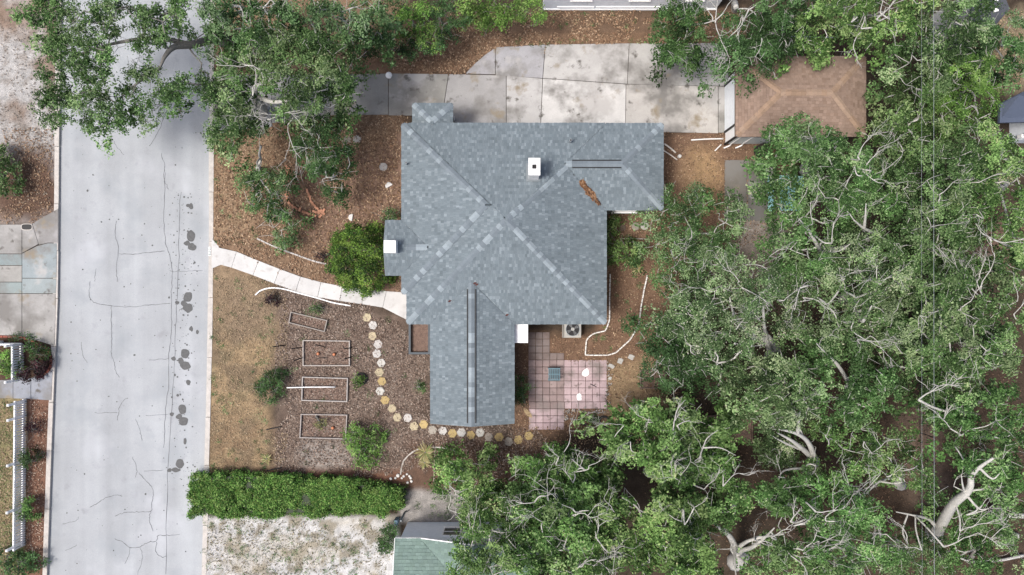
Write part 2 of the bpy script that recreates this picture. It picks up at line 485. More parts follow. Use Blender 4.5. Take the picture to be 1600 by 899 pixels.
zone([(445, 440), (640, 500), (676, 520), (676, 650), (840, 680), (840, 745), (430, 745), (430, 560), (440, 500)], C(130, 110, 98), 26, 1.0)
zone([(445, 440), (640, 500), (676, 520), (676, 650), (840, 680), (840, 745), (430, 745), (430, 560), (440, 500)], C(98, 78, 68), 26, 1.0, 0.7, pattern(1.7, 0.52, 0.66, 90))
zone(ell(510, 712, 40, 28), C(168, 158, 152), 26, 0.7, 0.8)
zone([(400, 735), (640, 735), (640, 760), (400, 755)], C(124, 84, 64), 14, 0.4)
zone([(640, 690), (880, 690), (880, 790), (640, 790)], C(112, 84, 68), 20, 0.5)
zone([(420, 300), (640, 200), (640, 470), (520, 430)], C(140, 108, 90), 30, 0.8)
# yard along the drive and behind the house
zone([(560, 40), (1160, 44), (1160, 72), (780, 76), (720, 116), (556, 118)], C(134, 102, 76), 12, 0.3)
zone([(690, 14), (1160, 14), (1160, 52), (690, 52)], C(118, 92, 72), 14, 0.3)
zone([(930, 205), (1240, 205), (1240, 350), (1060, 420), (1030, 640), (800, 700), (800, 520), (930, 520)], C(130, 98, 76), 18, 0.5)
zone(ell(1100, 285, 32, 55), C(172, 136, 92), 26, 0.7)
zone([(945, 570), (1010, 560), (1040, 630), (1000, 660), (948, 668)], C(158, 130, 94), 22, 0.7)
zone(ell(1190, 350, 40, 60), C(172, 158, 148), 26, 0.8)
zone(ell(1180, 420, 60, 40), C(150, 130, 116), 40, 1.0, 0.7)
zone([(1140, 640), (1420, 560), (1600, 560), (1600, 900), (1400, 900), (1150, 780)], C(78, 62, 50), 40, 0.8)  # earth below the right-hand trees, canopy shade put into its colour
zone([(1400, 640), (1470, 620), (1480, 780), (1420, 800)], C(118, 96, 80), 20, 0.6)
zone([(1490, 340), (1580, 350), (1575, 440), (1500, 440)], C(122, 96, 80), 20, 0.6)
zone([(1540, 30), (1640, 0), (1640, 140), (1540, 150)], C(142, 124, 98), 20, 0.6)
# neighbour below
zone([(317, 806), (622, 806), (622, 1800), (300, 1800)], C(198, 197, 200), 8, 0.15)
zone([(317, 806), (622, 806), (622, 1800), (300, 1800)], C(142, 132, 112), 8, 0.15, 0.85, pattern(2.4, 0.54, 0.66, 120, 5))
zone([(317, 820), (622, 806), (622, 1800), (300, 1800)], C(178, 166, 144), 8, 0.15, 0.45, pattern(0.7, 0.50, 0.64, 140))
zone([(622, 766), (740, 766), (740, 818), (622, 818)], C(158, 152, 150), 8, 0.3)
lum = gcol.mean(-1, keepdims=True); gcol[:] = (lum + (gcol - lum) * 0.74) * 1.2 * np.array((1.0, 1.0, 0.95))
far = np.clip(np.maximum((np.abs(X) - 27.5) / 3.0, (np.abs(Y) - 16.5) / 3.0), 0, 1)[..., None]
gcol[:] = gcol * (1 - far) + np.array(C(112, 106, 80)) * far
gcol *= (1 + 0.35 * fine * (far[..., 0] < 0.5))[..., None]
zz = (fbm(X * 1.4, Y * 1.4, 4) - 0.5) * 0.05 + fine * 0.015
zz = np.where((np.abs(X) > 27) | (np.abs(Y) > 16), 0, zz)
droad = polysd(X, Y, px2w(road_px))
zz = np.where(droad > 0.0, -0.26, np.minimum(zz, 0.012))
for s in paved:
    d = polysd(X, Y, s)
    zz = np.where(d > -0.03, np.minimum(zz, -0.03), zz)
    zz = np.where(d > 0.12, np.minimum(zz, -0.07), zz)
nx, ny = X.shape
ii = (np.arange(nx - 1)[:, None] * ny + np.arange(ny - 1)[None, :]).ravel()
GF = np.stack([ii, ii + ny, ii + ny + 1, ii + 1], -1)
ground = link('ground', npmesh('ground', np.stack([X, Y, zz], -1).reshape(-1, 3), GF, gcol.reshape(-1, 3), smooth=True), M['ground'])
props(ground, kind='structure')

# ---- the road with its kerbs, cracks and stains
ROADZ = -0.10
road = MB().prism(px2w(road_px), ROADZ - 0.12, ROADZ).build('road', M['road'])
props(road, kind='structure')
def kerb(line, side):
    pts = np.array(px2w(line))
    seg = np.linalg.norm(np.diff(pts, axis=0), axis=1); cum = np.concatenate([[0], np.cumsum(seg)])
    tot = cum[-1]
    def at(s): return np.array([np.interp(s, cum, pts[:, 0]), np.interp(s, cum, pts[:, 1])])
    root = empty('kerb', (*at(0), 0)); props(root, kind='structure')
    s = 0.0
    while s < tot - 0.3:
        l = min(rnd.uniform(2.2, 3.0), tot - s)
        a, b = at(s + 0.012), at(s + l - 0.012)
        d = (b - a) / np.linalg.norm(b - a); n = np.array((-d[1], d[0])) * side   # towards the yard
        j = rnd.uniform(-0.012, 0.012)
        q = [a - n * (0.06 + j), b - n * (0.06 + j), b + n * (0.17 + j), a + n * (0.17 + j)]
        MB().prism([tuple(p) for p in q], -0.32, 0.02 + rnd.uniform(-0.008, 0.01)).build('kerb_stone', M['kerb'], root)
        s += l
    return root
kerb(LK, -1 if LK[0][1] < LK[-1][1] else 1); kerb(RK, 1)
def flat(name, V, F, m, parent): return link(name, npmesh(name, V, F), m, parent)
cracks = [
    [(256, 268), (256, 300), (254, 345), (258, 380), (264, 402), (268, 430), (266, 470), (266, 520), (262, 560), (262, 600), (256, 660), (254, 700)],
    [(281, 300), (279, 340), (278, 400), (275, 470), (272, 530), (269, 600), (264, 680), (260, 760), (257, 899)],
    [(180, 345), (178, 368), (183, 384), (180, 420), (182, 440)],
    [(184, 397), (210, 397), (235, 394), (255, 393)],
    [(139, 440), (138, 465), (148, 474), (165, 477), (200, 480), (230, 477), (264, 474)],
    [(172, 478), (172, 500), (173, 530), (172, 550), (177, 568), (178, 578), (185, 590)],
    [(264, 424), (285, 424), (314, 423)],
    [(125, 535), (127, 552), (134, 568)],
    [(230, 563), (262, 561)],
    [(146, 645), (182, 646)], [(182, 658), (184, 640), (190, 628), (198, 622)],
    [(210, 655), (217, 672), (220, 690)], [(205, 715), (212, 733), (210, 747)],
    [(215, 740), (227, 753), (237, 766), (237, 780), (234, 800), (232, 815), (238, 832)],
    [(138, 794), (150, 788), (162, 780), (178, 775), (190, 776)],
    [(178, 807), (195, 802), (215, 801), (234, 801)],
    [(178, 843), (190, 849), (201, 857), (215, 856), (230, 849), (242, 847), (246, 838), (262, 838), (280, 837)],
    [(201, 857), (200, 868), (193, 882)], [(217, 857), (221, 872), (214, 899)], [(243, 848), (242, 864), (252, 872), (258, 870)],
    [(226, 650), (262, 648)], [(222, 737), (254, 736)],
    [(255, 180), (248, 200), (236, 222), (231, 228)], [(250, 240), (256, 260), (254, 278), (262, 295)], [(172, 216), (180, 228), (192, 242)],
    [(148, 420), (146, 440)], [(95, 820), (115, 816), (122, 808)], [(100, 862), (118, 854)],
]
crng = np.random.default_rng(3)
for ck in cracks:
    p = catmull([P(a, b)[:2] for a, b in ck], 6)
    p = p + crng.normal(0, 0.016, p.shape)
    strong = len(ck) > 3
    V, F = ribbon(p, crng.uniform(0.016, 0.034, len(p)) * (1.0 if strong else 0.75), ROADZ + 0.004)
    flat('crack', V, F, M['crack'], road)
# straight joint along the gutter lane
def blob(cx, cy, rx, ry, z, seed, n=18, rough=0.25):
    r = np.random.default_rng(seed)
    a = np.arange(n) * 2 * math.pi / n
    k = 1 + rough * np.convolve(np.tile(r.normal(0, 1, n), 3), [0.25, 0.5, 0.25], 'same')[n:2 * n] * 0.7
    V = np.zeros((n + 1, 3)); V[:n, 0] = cx + rx * k * np.cos(a); V[:n, 1] = cy + ry * k * np.sin(a); V[n, :2] = (cx, cy); V[:, 2] = z
    i = np.arange(n)
    return V, np.stack([i, (i + 1) % n, np.full(n, n)], -1)
sd = 0
for (bx, by, parts) in [(297, 377, [(0, -8, 5.5, 8), (2, 9, 6, 5), (-6, 3, 4, 4)]), (291, 472, [(1, -8, 6, 7), (2, 10, 7, 6), (-5, 3, 4, 4)]),
                        (288, 562, [(0, -9, 6, 7), (1, 9, 7, 6), (-7, 2, 4, 4)]), (284, 650, [(0, -9, 6, 7), (1, 9, 6, 6), (-6, 2, 4, 4)]), (280, 729, [(0, -3, 6, 6), (-6, 6, 6, 3)]),
                        (297, 322, [(0, 0, 3, 4), (-5, -1, 3, 2)]), (275, 473, [(0, 0, 3, 2.6)]), (270, 561, [(0, 0, 3, 2.6)]), (267, 648, [(0, 0, 3, 2.6)]), (263, 736, [(0, 0, 3, 3)]),
                        (297, 514, [(0, 0, 2.4, 3.6)]), (288, 690, [(0, 0, 2.4, 4)]), (293, 598, [(0, 0, 3, 4)]), (307, 519, [(0, 0, 2, 3)])]:
    Vs, Fs, n0 = [], [], 0
    for k, (dx, dy, rx, ry) in enumerate(parts):
        x, y, _ = P(bx + dx, by + dy); sd += 1
        V, F = blob(x, y, rx / SC * 1.15, ry / SC * 1.15, ROADZ + 0.005 + 0.002 * k, sd)
        Vs.append(V); Fs.append(F + n0); n0 += len(V)
    flat('stain', np.vstack(Vs), np.vstack(Fs), M['stain'], road)
Vs, Fs, n0 = [], [], 0
srng = np.random.default_rng(5)
for k in range(420):
    if k < 260: x, y = srng.normal(284, 13), srng.uniform(300, 760)
    else: x, y = srng.uniform(100, 310), srng.uniform(200, 895)
    if x > 312: continue
    r = abs(srng.normal(0, 1)) * 0.6 + 0.25
    w = P(x, y)
    V, F = blob(w[0], w[1], r / SC, r / SC * srng.uniform(0.6, 1.3), ROADZ + 0.0055 + 0.00001 * k, 100 + k, 8)
    Vs.append(V); Fs.append(F + n0); n0 += len(V)
flat('stain_speckle', np.vstack(Vs), np.vstack(Fs), M['stain'], road)['kind'] = 'stuff'

# ---- driveways, paths, slabs
def grow(poly, g):
    p = np.array(poly, float); c = p.mean(0); d = p - c
    return [tuple(q) for q in p + np.sign(d) * g]
def slabs(name, items, m, z=0.03, piece='slab', g=0.55):
    root = empty(name, (*px2w([items[0][0][0]])[0], 0)); props(root, kind='structure')
    for poly, c in items:
        dz = rnd.uniform(-0.006, 0.006)
        MB().prism(px2w(grow(poly, g)), -0.12, z + dz).build(piece, m, root, color=C(*c))
    return root
slabs('driveway', drive_slabs, M['concrete'])
slabs('neighbour_driveway', left_slabs, M['concrete'])
slabs('front_walk', [(s, (lambda q: (q, q - 1, q - 4))(rnd.randint(222, 234))) for s in walk_slabs], M['path'], 0.035, g=0.0)
slabs('backyard_slab', [(s, (138, 133, 124)) for s in back_slab], M['concrete'], 0.03)
# ---- pink patio, paver by paver
patio = empty('patio', (*P(830, 520)[:2], 0)); props(patio, kind='structure')
patw = px2w(patio_px)
pit = 11.15
for i in range(11):
    for j in range(14):
        a, b = 825.5 + i * pit + (0.6 if j > 9 else 0), 520 + j * 10.9 - 1
        cx, cy = a + pit / 2, b + 5.4
        w = P(cx, cy)
        if polysd(np.array([w[0]]), np.array([w[1]]), patw)[0] < 0.02: continue
        g = 0.38
        pts = [(a + g, b + g), (a + pit - g, b + g), (a + pit - g, b + 10.9 - g), (a + g, b + 10.9 - g)]
        east = cx > 885
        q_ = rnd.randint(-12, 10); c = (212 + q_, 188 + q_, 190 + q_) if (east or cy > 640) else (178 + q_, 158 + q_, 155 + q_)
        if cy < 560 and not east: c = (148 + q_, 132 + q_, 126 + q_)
        ang = rnd.uniform(-0.02, 0.02)
        q = px2w([(cx + (x - cx) * math.cos(ang) - (y - cy) * math.sin(ang), cy + (x - cx) * math.sin(ang) + (y - cy) * math.cos(ang)) for x, y in pts])
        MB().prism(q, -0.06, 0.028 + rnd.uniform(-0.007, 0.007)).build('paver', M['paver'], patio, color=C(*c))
for k, (a, b, r) in enumerate([(915, 582, 5.5), (905, 621, 4.5)]):
    w = P(a, b)
    V, F = blob(w[0], w[1], r / SC, r / SC * 1.1, 0.042, 900 + k, 16, 0.4)
    flat('paint_splash', V, F, M['white'], patio)

# ---- leaf litter lying on the ground (uncountable)
def litter(name, label, zones, seed, zlift=0.0):
    r = np.random.default_rng(seed)
    Vs, Cs = [], []
    for poly, n, size, pal in zones:
        pw = np.array(px2w(poly)); lo, hi = pw.min(0), pw.max(0)
        q = r.uniform(lo, hi, (int(n * 1.8), 2))
        d = polysd(q[:, 0], q[:, 1], pw) + (fbm(q[:, 0] * 1.1, q[:, 1] * 1.1, 3) - 0.5) * 2.2
        q = q[d > 0]
        ok = polysd(q[:, 0], q[:, 1], px2w(road_px)) < -0.2
        for s in paved: ok &= polysd(q[:, 0], q[:, 1], s) < 0.0
        q = q[ok][:n]
        m = len(q)
        a = r.uniform(0, 2 * math.pi, m); L = size * r.uniform(0.5, 1.35, m); W = L * r.uniform(0.3, 0.6, m)
        t = np.stack([np.cos(a), np.sin(a), r.normal(0, 0.3, m)], -1); b = np.stack([-np.sin(a), np.cos(a), r.normal(0, 0.35, m)], -1)
        c = np.column_stack([q, 0.03 + r.uniform(0, 0.03, m) + zlift])
        V = np.stack([c - t * L[:, None] / 2, c - b * W[:, None] / 2, c + t * L[:, None] / 2, c + b * W[:, None] / 2], 1).reshape(-1, 3)
        pal = np.array([C(*x) for x in pal]); k = pal[r.integers(0, len(pal), m)] * r.uniform(0.7, 1.25, (m, 1)); k = (k.mean(1, keepdims=True) + (k - k.mean(1, keepdims=True)) * 0.76) * 1.26 * np.array((1.0, 1.0, 0.94))
        Vs.append(V); Cs.append(np.repeat(k, 4, 0))
    V = np.vstack(Vs)
    o = link(name, npmesh(name, V, np.arange(len(V)).reshape(-1, 4), np.vstack(Cs)), M['litter'])
    return props(o, label, 'leaf litter' if 'leaf' in name or 'mulch' in name else 'grass', kind='stuff')
BR = [(152, 118, 88), (128, 98, 74), (172, 136, 104), (108, 82, 62), (188, 156, 124), (146, 106, 76)]
PK = [(150, 130, 118), (118, 96, 84), (174, 156, 144), (92, 72, 62), (136, 110, 96), (78, 62, 54), (144, 120, 108), (166, 140, 124)]
TAN = [(172, 146, 110), (154, 128, 96), (186, 162, 128), (136, 110, 84), (126, 112, 84), (164, 138, 104)]
litter('leaf_litter', 'brown fallen leaves covering the front, side and back yards', [
    ([(328, 205), (640, 180), (640, 480), (330, 380)], 15000, 0.11, BR),
    ([(556, 44), (1160, 48), (1160, 74), (780, 78), (720, 118), (556, 120)], 7000, 0.11, BR),
    ([(690, 14), (1160, 14), (1160, 50), (690, 50)], 3500, 0.10, BR),
    ([(930, 205), (1240, 205), (1240, 350), (1060, 420), (1030, 700), (800, 740), (800, 520), (930, 520)], 18000, 0.085, BR),
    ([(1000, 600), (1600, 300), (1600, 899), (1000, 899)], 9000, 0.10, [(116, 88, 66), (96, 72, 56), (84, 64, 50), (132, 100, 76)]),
    ([(1540, 20), (1600, 0), (1600, 140), (1545, 140)], 1500, 0.10, TAN + [(120, 126, 80)]),
    ([(0, 200), (92, 200), (92, 350), (0, 350)], 1500, 0.09, BR)], 21)
litter('mulch_litter', 'pinkish bark mulch around the vegetable beds and stepping stones', [
    ([(445, 440), (640, 500), (676, 520), (676, 650), (860, 680), (860, 745), (430, 745), (430, 560), (440, 500)], 26000, 0.085, PK),
    ([(640, 500), (676, 505), (676, 560), (640, 555)], 700, 0.085, PK),
    ([(42, 620), (80, 620), (72, 899), (36, 899)], 2200, 0.07, [(150, 104, 82), (112, 74, 58), (176, 132, 108), (200, 180, 160)])], 22)
litter('dry_grass', 'dry tan lawn grass beside the kerb and by the picket fence', [
    ([(328, 420), (405, 430), (450, 480), (440, 560), (425, 640), (425, 742), (326, 742)], 7000, 0.065, TAN),
    ([(-10, 622), (40, 622), (36, 899), (-10, 899)], 4500, 0.085, TAN + [(108, 118, 62), (130, 136, 80)]),
    ([(318, 812), (615, 812), (600, 899), (318, 899)], 2400, 0.08, [(140, 134, 104), (112, 112, 78), (172, 160, 132), (120, 104, 84)]),
    ([(0, 0), (90, 0), (90, 330), (0, 330)], 1200, 0.08, [(130, 112, 96), (150, 140, 128), (110, 90, 74)])], 23)
# ================================================================ BUILDINGS
def wpx(x0, y0, x1, y1, z):
    """pixel rectangle at height z -> world (xmin, xmax, ymin, ymax)"""
    a, b = P(x0, y1, z), P(x1, y0, z)
    return (a[0], b[0], a[1], b[1])

class HipRoof:
    """roof as the upper envelope of several hipped or gabled blocks; faces laid with separate shingle tabs"""
    def __init__(s, blocks, slope):
        s.b = blocks; s.slope = slope        # block: dict(r=(x0,x1,y0,y1), e='WESN' sloping edges, z=eave height)
    def dist(s, b, e, x, y):
        x0, x1, y0, y1 = b['r']
        return {'W': x - x0, 'E': x1 - x, 'S': y - y0, 'N': y1 - y}[e]
    def hblock(s, b, x, y):
        x0, x1, y0, y1 = b['r']
        h = np.full(np.broadcast(x, y).shape, 1e9)
        for e in b['e']: h = np.minimum(h, s.dist(b, e, x, y))
        ins = (x >= x0 - 1e-6) & (x <= x1 + 1e-6) & (y >= y0 - 1e-6) & (y <= y1 + 1e-6)
        return np.where(ins, b['z'] + b.get('s', s.slope) * h, -1e9)
    def height(s, x, y):
        x, y = np.asarray(x, float), np.asarray(y, float)
        return np.max([s.hblock(b, x, y) for b in s.b], axis=0)
    def shingles(s, palette, seed, tab=0.15, expo=0.165, lift=0.018, jit=1.0):
        r = np.random.default_rng(seed)
        V, F, Cc = [], [], []
        pal = np.array([C(*c) for c in palette])
        def quad(p, c):
            n = len(V); V.extend(p); F.append((n, n + 1, n + 2, n + 3)); Cc.extend([c] * 4)
        for bi, b in enumerate(s.b):
            x0, x1, y0, y1 = b['r']; sl = b.get('s', s.slope)
            for e in b['e']:
                if e in 'WE': L, D = y1 - y0, x1 - x0
                else: L, D = x1 - x0, y1 - y0
                def xy(u, v):
                    if e == 'W': return x0 + v, y0 + u
                    if e == 'E': return x1 - v, y0 + u
                    if e == 'S': return x0 + u, y0 + v
                    return x0 + u, y1 - v
                us = np.arange(0, L, 0.015)
                def intervals(v):
                    x, y = xy(us, np.full_like(us, v))
                    own = np.ones(len(us), bool)
                    for e2 in b['e']:
                        if e2 != e: own &= s.dist(b, e2, x, y) >= v - 1e-5
                    own &= (s.dist(b, 'W', x, y) >= -1e-6) & (s.dist(b, 'E', x, y) >= -1e-6) & (s.dist(b, 'S', x, y) >= -1e-6) & (s.dist(b, 'N', x, y) >= -1e-6)
                    z = b['z'] + sl * v
                    for bj, c in enumerate(s.b):
                        if bj != bi:
                            zo = s.hblock(c, x, y)
                            own &= (zo < z - 1e-4) | ((np.abs(zo - z) <= 1e-4) & (bi < bj))
                    k = np.flatnonzero(np.diff(np.concatenate([[0], own.astype(int), [0]])))
                    return [(us[k[i]], min(us[k[i + 1] - 1] + 0.015, L)) for i in range(0, len(k), 2)]
                row = 0; v = -0.03
                step = expo / math.sqrt(1 + sl * sl)
                while v < D:
                    v1 = v + step
                    A, B = intervals(max(v, 0) + 1e-3), intervals(max(v1, 0) - 1e-3)
                    if not A and not B: break
                    if len(A) != len(B):
                        A = B = intervals((max(v, 0) + v1) / 2)
                    for (a0, a1), (c0, c1) in zip(A, B):
                        def pt(u, vv, up):
                            x, y = xy(u, vv); return (x, y, b['z'] + sl * vv + up)
                        quad([pt(a0, v, -0.01), pt(a1, v, -0.01), pt(c1, v1, -0.01), pt(c0, v1, -0.01)], pal[0] * 0.6)
                        u = min(a0, c0) - r.uniform(0, tab)
                        end = max(a1, c1)
                        while u < end:
                            w = tab * (1 + jit * r.uniform(-0.35, 0.45)); u2 = u + w
                            q0, q1, p0, p1 = np.clip([u, u2], a0, a1).tolist() + np.clip([u, u2], c0, c1).tolist()
                            if q1 - q0 > 0.004 or p1 - p0 > 0.004:
                                c = pal[r.integers(0, len(pal))] * r.uniform(0.9, 1.1)
                                up = lift * r.uniform(0.6, 1.3); dv = r.uniform(-0.012, 0.012) * jit
                                quad([pt(q0 + 0.002, v + dv, up), pt(q1 - 0.002, v + dv, up), pt(p1 - 0.002, v1 + 0.01, 0.004), pt(p0 + 0.002, v1 + 0.01, 0.004)], c)
                                quad([pt(q0 + 0.002, v + dv, -0.008), pt(q1 - 0.002, v + dv, -0.008), pt(q1 - 0.002, v + dv, up), pt(q0 + 0.002, v + dv, up)], c * 0.9)
                            u = u2
                    v = v1; row += 1
        return npmesh('roof', np.array(V), np.array(F), np.array(Cc))

def cap_mesh(drop, L=0.27, w=0.135, t=0.014):
    v = []
    for x, up in ((-L / 2, t * 1.6), (L / 2, t * 0.6)):
        v += [(x, -w, -drop * w + up), (x, 0, up + 0.012), (x, w, -drop * w + up), (x, -w, -drop * w - 0.012), (x, w, -drop * w - 0.012)]
    f = [(0, 5, 6, 1), (1, 6, 7, 2), (3, 0, 1, 2, 4), (0, 3, 8, 5), (2, 7, 9, 4)]
    me = bpy.data.meshes.new('ridge_cap'); me.from_pydata(v, [], f); me.materials.append(M['cap']); me.update()
    return me
def ridge_caps(a, b, drop, parent, pal, rg, step=0.2, bright=0.4, lift=0.012):
    """separate cap shingles from a (low) to b (high)"""
    a, b = Vector(a), Vector(b); d = (b - a); n = max(1, int(d.length / step)); d.normalize()
    me = cap_mesh(drop)
    y = Vector((0, 0, 1)).cross(d).normalized(); z = d.cross(y)
    R = Matrix((d, y, z)).transposed().to_4x4()
    pl = Vector(parent.location) if parent.parent is None else Vector(parent.location) + Vector(parent.parent.location)
    last = False
    for i in range(n):
        o = bpy.data.objects.new('ridge_cap', me)
        COL.objects.link(o); o.parent = parent
        o.matrix_local = Matrix.Translation(a + (b - a) * ((i + 0.5) / n) + Vector((0, 0, lift)) - pl) @ R
        if rg.random() < bright: c = pal[1]
        else: c = pal[0]
        k = rg.uniform(0.92, 1.1)
        o.color = (c[0] * k, c[1] * k, c[2] * k, 1)

def window(parent, c, n, w, h, mull=1, name='window', frame_mat=None, depth=0.04):
    """wall window: frame part with pane sub-parts; c centre on the wall, n outward normal (axis aligned)"""
    c, n = Vector(c), Vector(n)
    t = Vector((-n.y, n.x, 0))
    def bar(mb, u0, u1, v0, v1, d0, d1):
        pts = []
        for d in (d0, d1):
            for u, v in ((u0, v0), (u1, v0), (u1, v1), (u0, v1)):
                pts.append(c + t * u + Vector((0, 0, v)) + n * d)
        mb.add(pts, [(3, 2, 1, 0), (4, 5, 6, 7), (0, 1, 5, 4), (1, 2, 6, 5), (2, 3, 7, 6), (3, 0, 4, 7)])
    mb = MB(); f = 0.07
    bar(mb, -w / 2 - f, w / 2 + f, h / 2, h / 2 + f, -0.02, depth); bar(mb, -w / 2 - f, w / 2 + f, -h / 2 - f, -h / 2, -0.02, depth + 0.03)
    bar(mb, -w / 2 - f, -w / 2, -h / 2, h / 2, -0.02, depth - 0.003); bar(mb, w / 2, w / 2 + f, -h / 2, h / 2, -0.02, depth - 0.003)
    for k in range(1, mull + 1):
        z = -h / 2 + h * k / (mull + 1); bar(mb, -w / 2, w / 2, z - 0.02, z + 0.02, -0.02, depth - 0.008)
    fr = mb.build(name, frame_mat or M['white'], parent)
    pb = MB()
    for k in range(mull + 1):
        pm = MB(); z0 = -h / 2 + h * k / (mull + 1) + (0.02 if k else 0); z1 = -h / 2 + h * (k + 1) / (mull + 1) - (0.02 if k < mull else 0)
        bar(pm, -w / 2, w / 2, z0, z1, 0.002, 0.012)
        pm.build('pane', M['glass'], fr)
    return fr

def wallbox(mb, r, z0, z1):
    return mb.prism([(r[0], r[2]), (r[1], r[2]), (r[1], r[3]), (r[0], r[3])], z0, z1)
def inset(r, w, e, s, n): return (r[0] + w, r[1] - e, r[2] + s, r[3] - n)

# ---------------------------------------------------------------- main house
ZE, SL = 2.7, 0.36
R1 = wpx(636, 193, 947, 506, ZE); R2 = wpx(628, 195, 800, 459, ZE); R3 = wpx(850, 196, 1036, 328, ZE)
R4 = wpx(673, 400, 803, 662, ZE); R5 = wpx(602, 345, 720, 430, ZE); R6 = wpx(645, 162, 707, 235, ZE - 0.3)
R2 = (R2[0], (R1[0] + R1[1]) / 2 - 0.12, R2[2], R1[3] - 0.02); R3 = (R3[0], R3[1], R3[2], R1[3] - 0.01)
blocks = [dict(r=R1, e='WESN', z=ZE), dict(r=R2, e='WSN', z=ZE), dict(r=R3, e='ESN', z=ZE), dict(r=R4, e='WE', z=ZE), dict(r=R5, e='SN', z=ZE), dict(r=R6, e='WEN', z=ZE - 0.3)]
hr = HipRoof(blocks, SL)
house = empty('house', (*P(790, 345)[:2], 0), 'large blue-grey shingled house in the middle of the fenced lot', 'house')
house['label'] = 'large house with cross-shaped blue-grey shingle roof and white chimney, centre of the lot'
walls = MB()
wallrects = [inset(R1, 0.3, 0.12, 0.25, 0.3), inset(R2, 0.3, 0.5, 0.3, 0.3), inset(R3, 0.5, 0.25, 0.1, 0.3), inset(R4, 0.25, 0.25, 0.3, 0.3), inset(R5, 0.2, 0.5, 0.2, 0.2)]
for k, r in enumerate(wallrects):
    wallbox(walls, r, -0.1, ZE + 0.03 + 0.004 * k)
# gable walls under the two gable ends
for (r, ax) in ((wallrects[3], 'S'), (wallrects[4], 'W')):
    if ax == 'S':
        m = (r[0] + r[1]) / 2; hh = (R4[1] - R4[0]) / 2 * SL
        walls.add([(r[0], r[2], ZE), (r[1], r[2], ZE), (m, r[2], ZE + hh - 0.05), (r[0], r[2] + 0.15, ZE), (r[1], r[2] + 0.15, ZE), (m, r[2] + 0.15, ZE + hh - 0.05)], [(0, 1, 2), (5, 4, 3), (0, 2, 5, 3), (1, 4, 5, 2)])
    else:
        m = (r[2] + r[3]) / 2; hh = (R5[3] - R5[2]) / 2 * SL
        walls.add([(r[0], r[2], ZE), (r[0], r[3], ZE), (r[0], m, ZE + hh - 0.05), (r[0] + 0.15, r[2], ZE), (r[0] + 0.15, r[3], ZE), (r[0] + 0.15, m, ZE + hh - 0.05)], [(2, 1, 0), (3, 4, 5), (3, 5, 2, 0), (2, 5, 4, 1)])
walls.build('wall', M['wall'], house)
for x in (R6[0] + 0.15, R6[1] - 0.15): MB().box(x, R6[3] - 0.15, -0.05, ZE - 0.3, 0.12, 0.12).build('porch_post', M['white'], house)
roof_pal = [(128, 140, 146), (131, 143, 149), (125, 137, 143), (135, 147, 153), (129, 141, 147), (128, 140, 146), (146, 158, 164), (119, 131, 137)]
roof = link('roof', hr.shingles(roof_pal, 1, tab=0.105, expo=0.15, jit=0.7), M['shingle'], house)
roof['kind'] = 'stuff'
# fascia boards along the eaves
fas = MB()
outline = [(R2[0], R2[3]), (R3[1], R2[3]), (R3[1], R3[2]), (R1[1], R3[2]), (R1[1], R1[2]), (R4[1], R1[2]), (R4[1], R4[2]), None, (R4[0], R4[2]), (R4[0], R1[2]), (R1[0], R1[2]), (R1[0], R2[2]), (R2[0], R2[2]), (R2[0], R5[2]), (R5[0], R5[2]), None, (R5[0], R5[3]), (R2[0], R5[3]), (R2[0], R2[3])]
for i in range(len(outline) - 1):
    a, b = outline[i], outline[i + 1]
    if a is None or b is None: continue
    fas.beam((a[0], a[1], ZE - 0.09), (b[0], b[1], ZE - 0.09), 0.025, 0.15)
hg4 = (R4[1] - R4[0]) / 2 * SL; m4 = (R4[0] + R4[1]) / 2
fas.beam((R4[0], R4[2], ZE - 0.07), (m4, R4[2], ZE + hg4 - 0.07), 0.025, 0.13); fas.beam((m4, R4[2] + 0.002, ZE + hg4 - 0.07), (R4[1], R4[2] + 0.002, ZE - 0.07), 0.025, 0.13)
hg5 = (R5[3] - R5[2]) / 2 * SL; m5 = (R5[2] + R5[3]) / 2
fas.beam((R5[0], R5[2], ZE - 0.07), (R5[0], m5, ZE + hg5 - 0.07), 0.025, 0.13); fas.beam((R5[0] + 0.002, m5, ZE + hg5 - 0.07), (R5[0] + 0.002, R5[3], ZE - 0.07), 0.025, 0.13)
for a, b in (((R6[0], R6[2]), (R6[0], R6[3])), ((R6[0], R6[3]), (R6[1], R6[3])), ((R6[1], R6[3]), (R6[1], R6[2] + 0.5))):
    fas.beam((a[0], a[1], ZE - 0.39), (b[0], b[1], ZE - 0.39), 0.025, 0.15)
fas.build('fascia', M['trim'], house)
sof = MB()
for k, r in enumerate((R1, R2, R3, R4, R5)):
    wallbox(sof, inset(r, 0.03, 0.03, 0.03, 0.03), ZE - 0.17 + 0.004 * k, ZE - 0.155 + 0.004 * k)
wallbox(sof, inset(R6, 0.03, 0.03, 0.03, 0.03), ZE - 0.47, ZE - 0.455)
sof.build('soffit', M['white'], house)
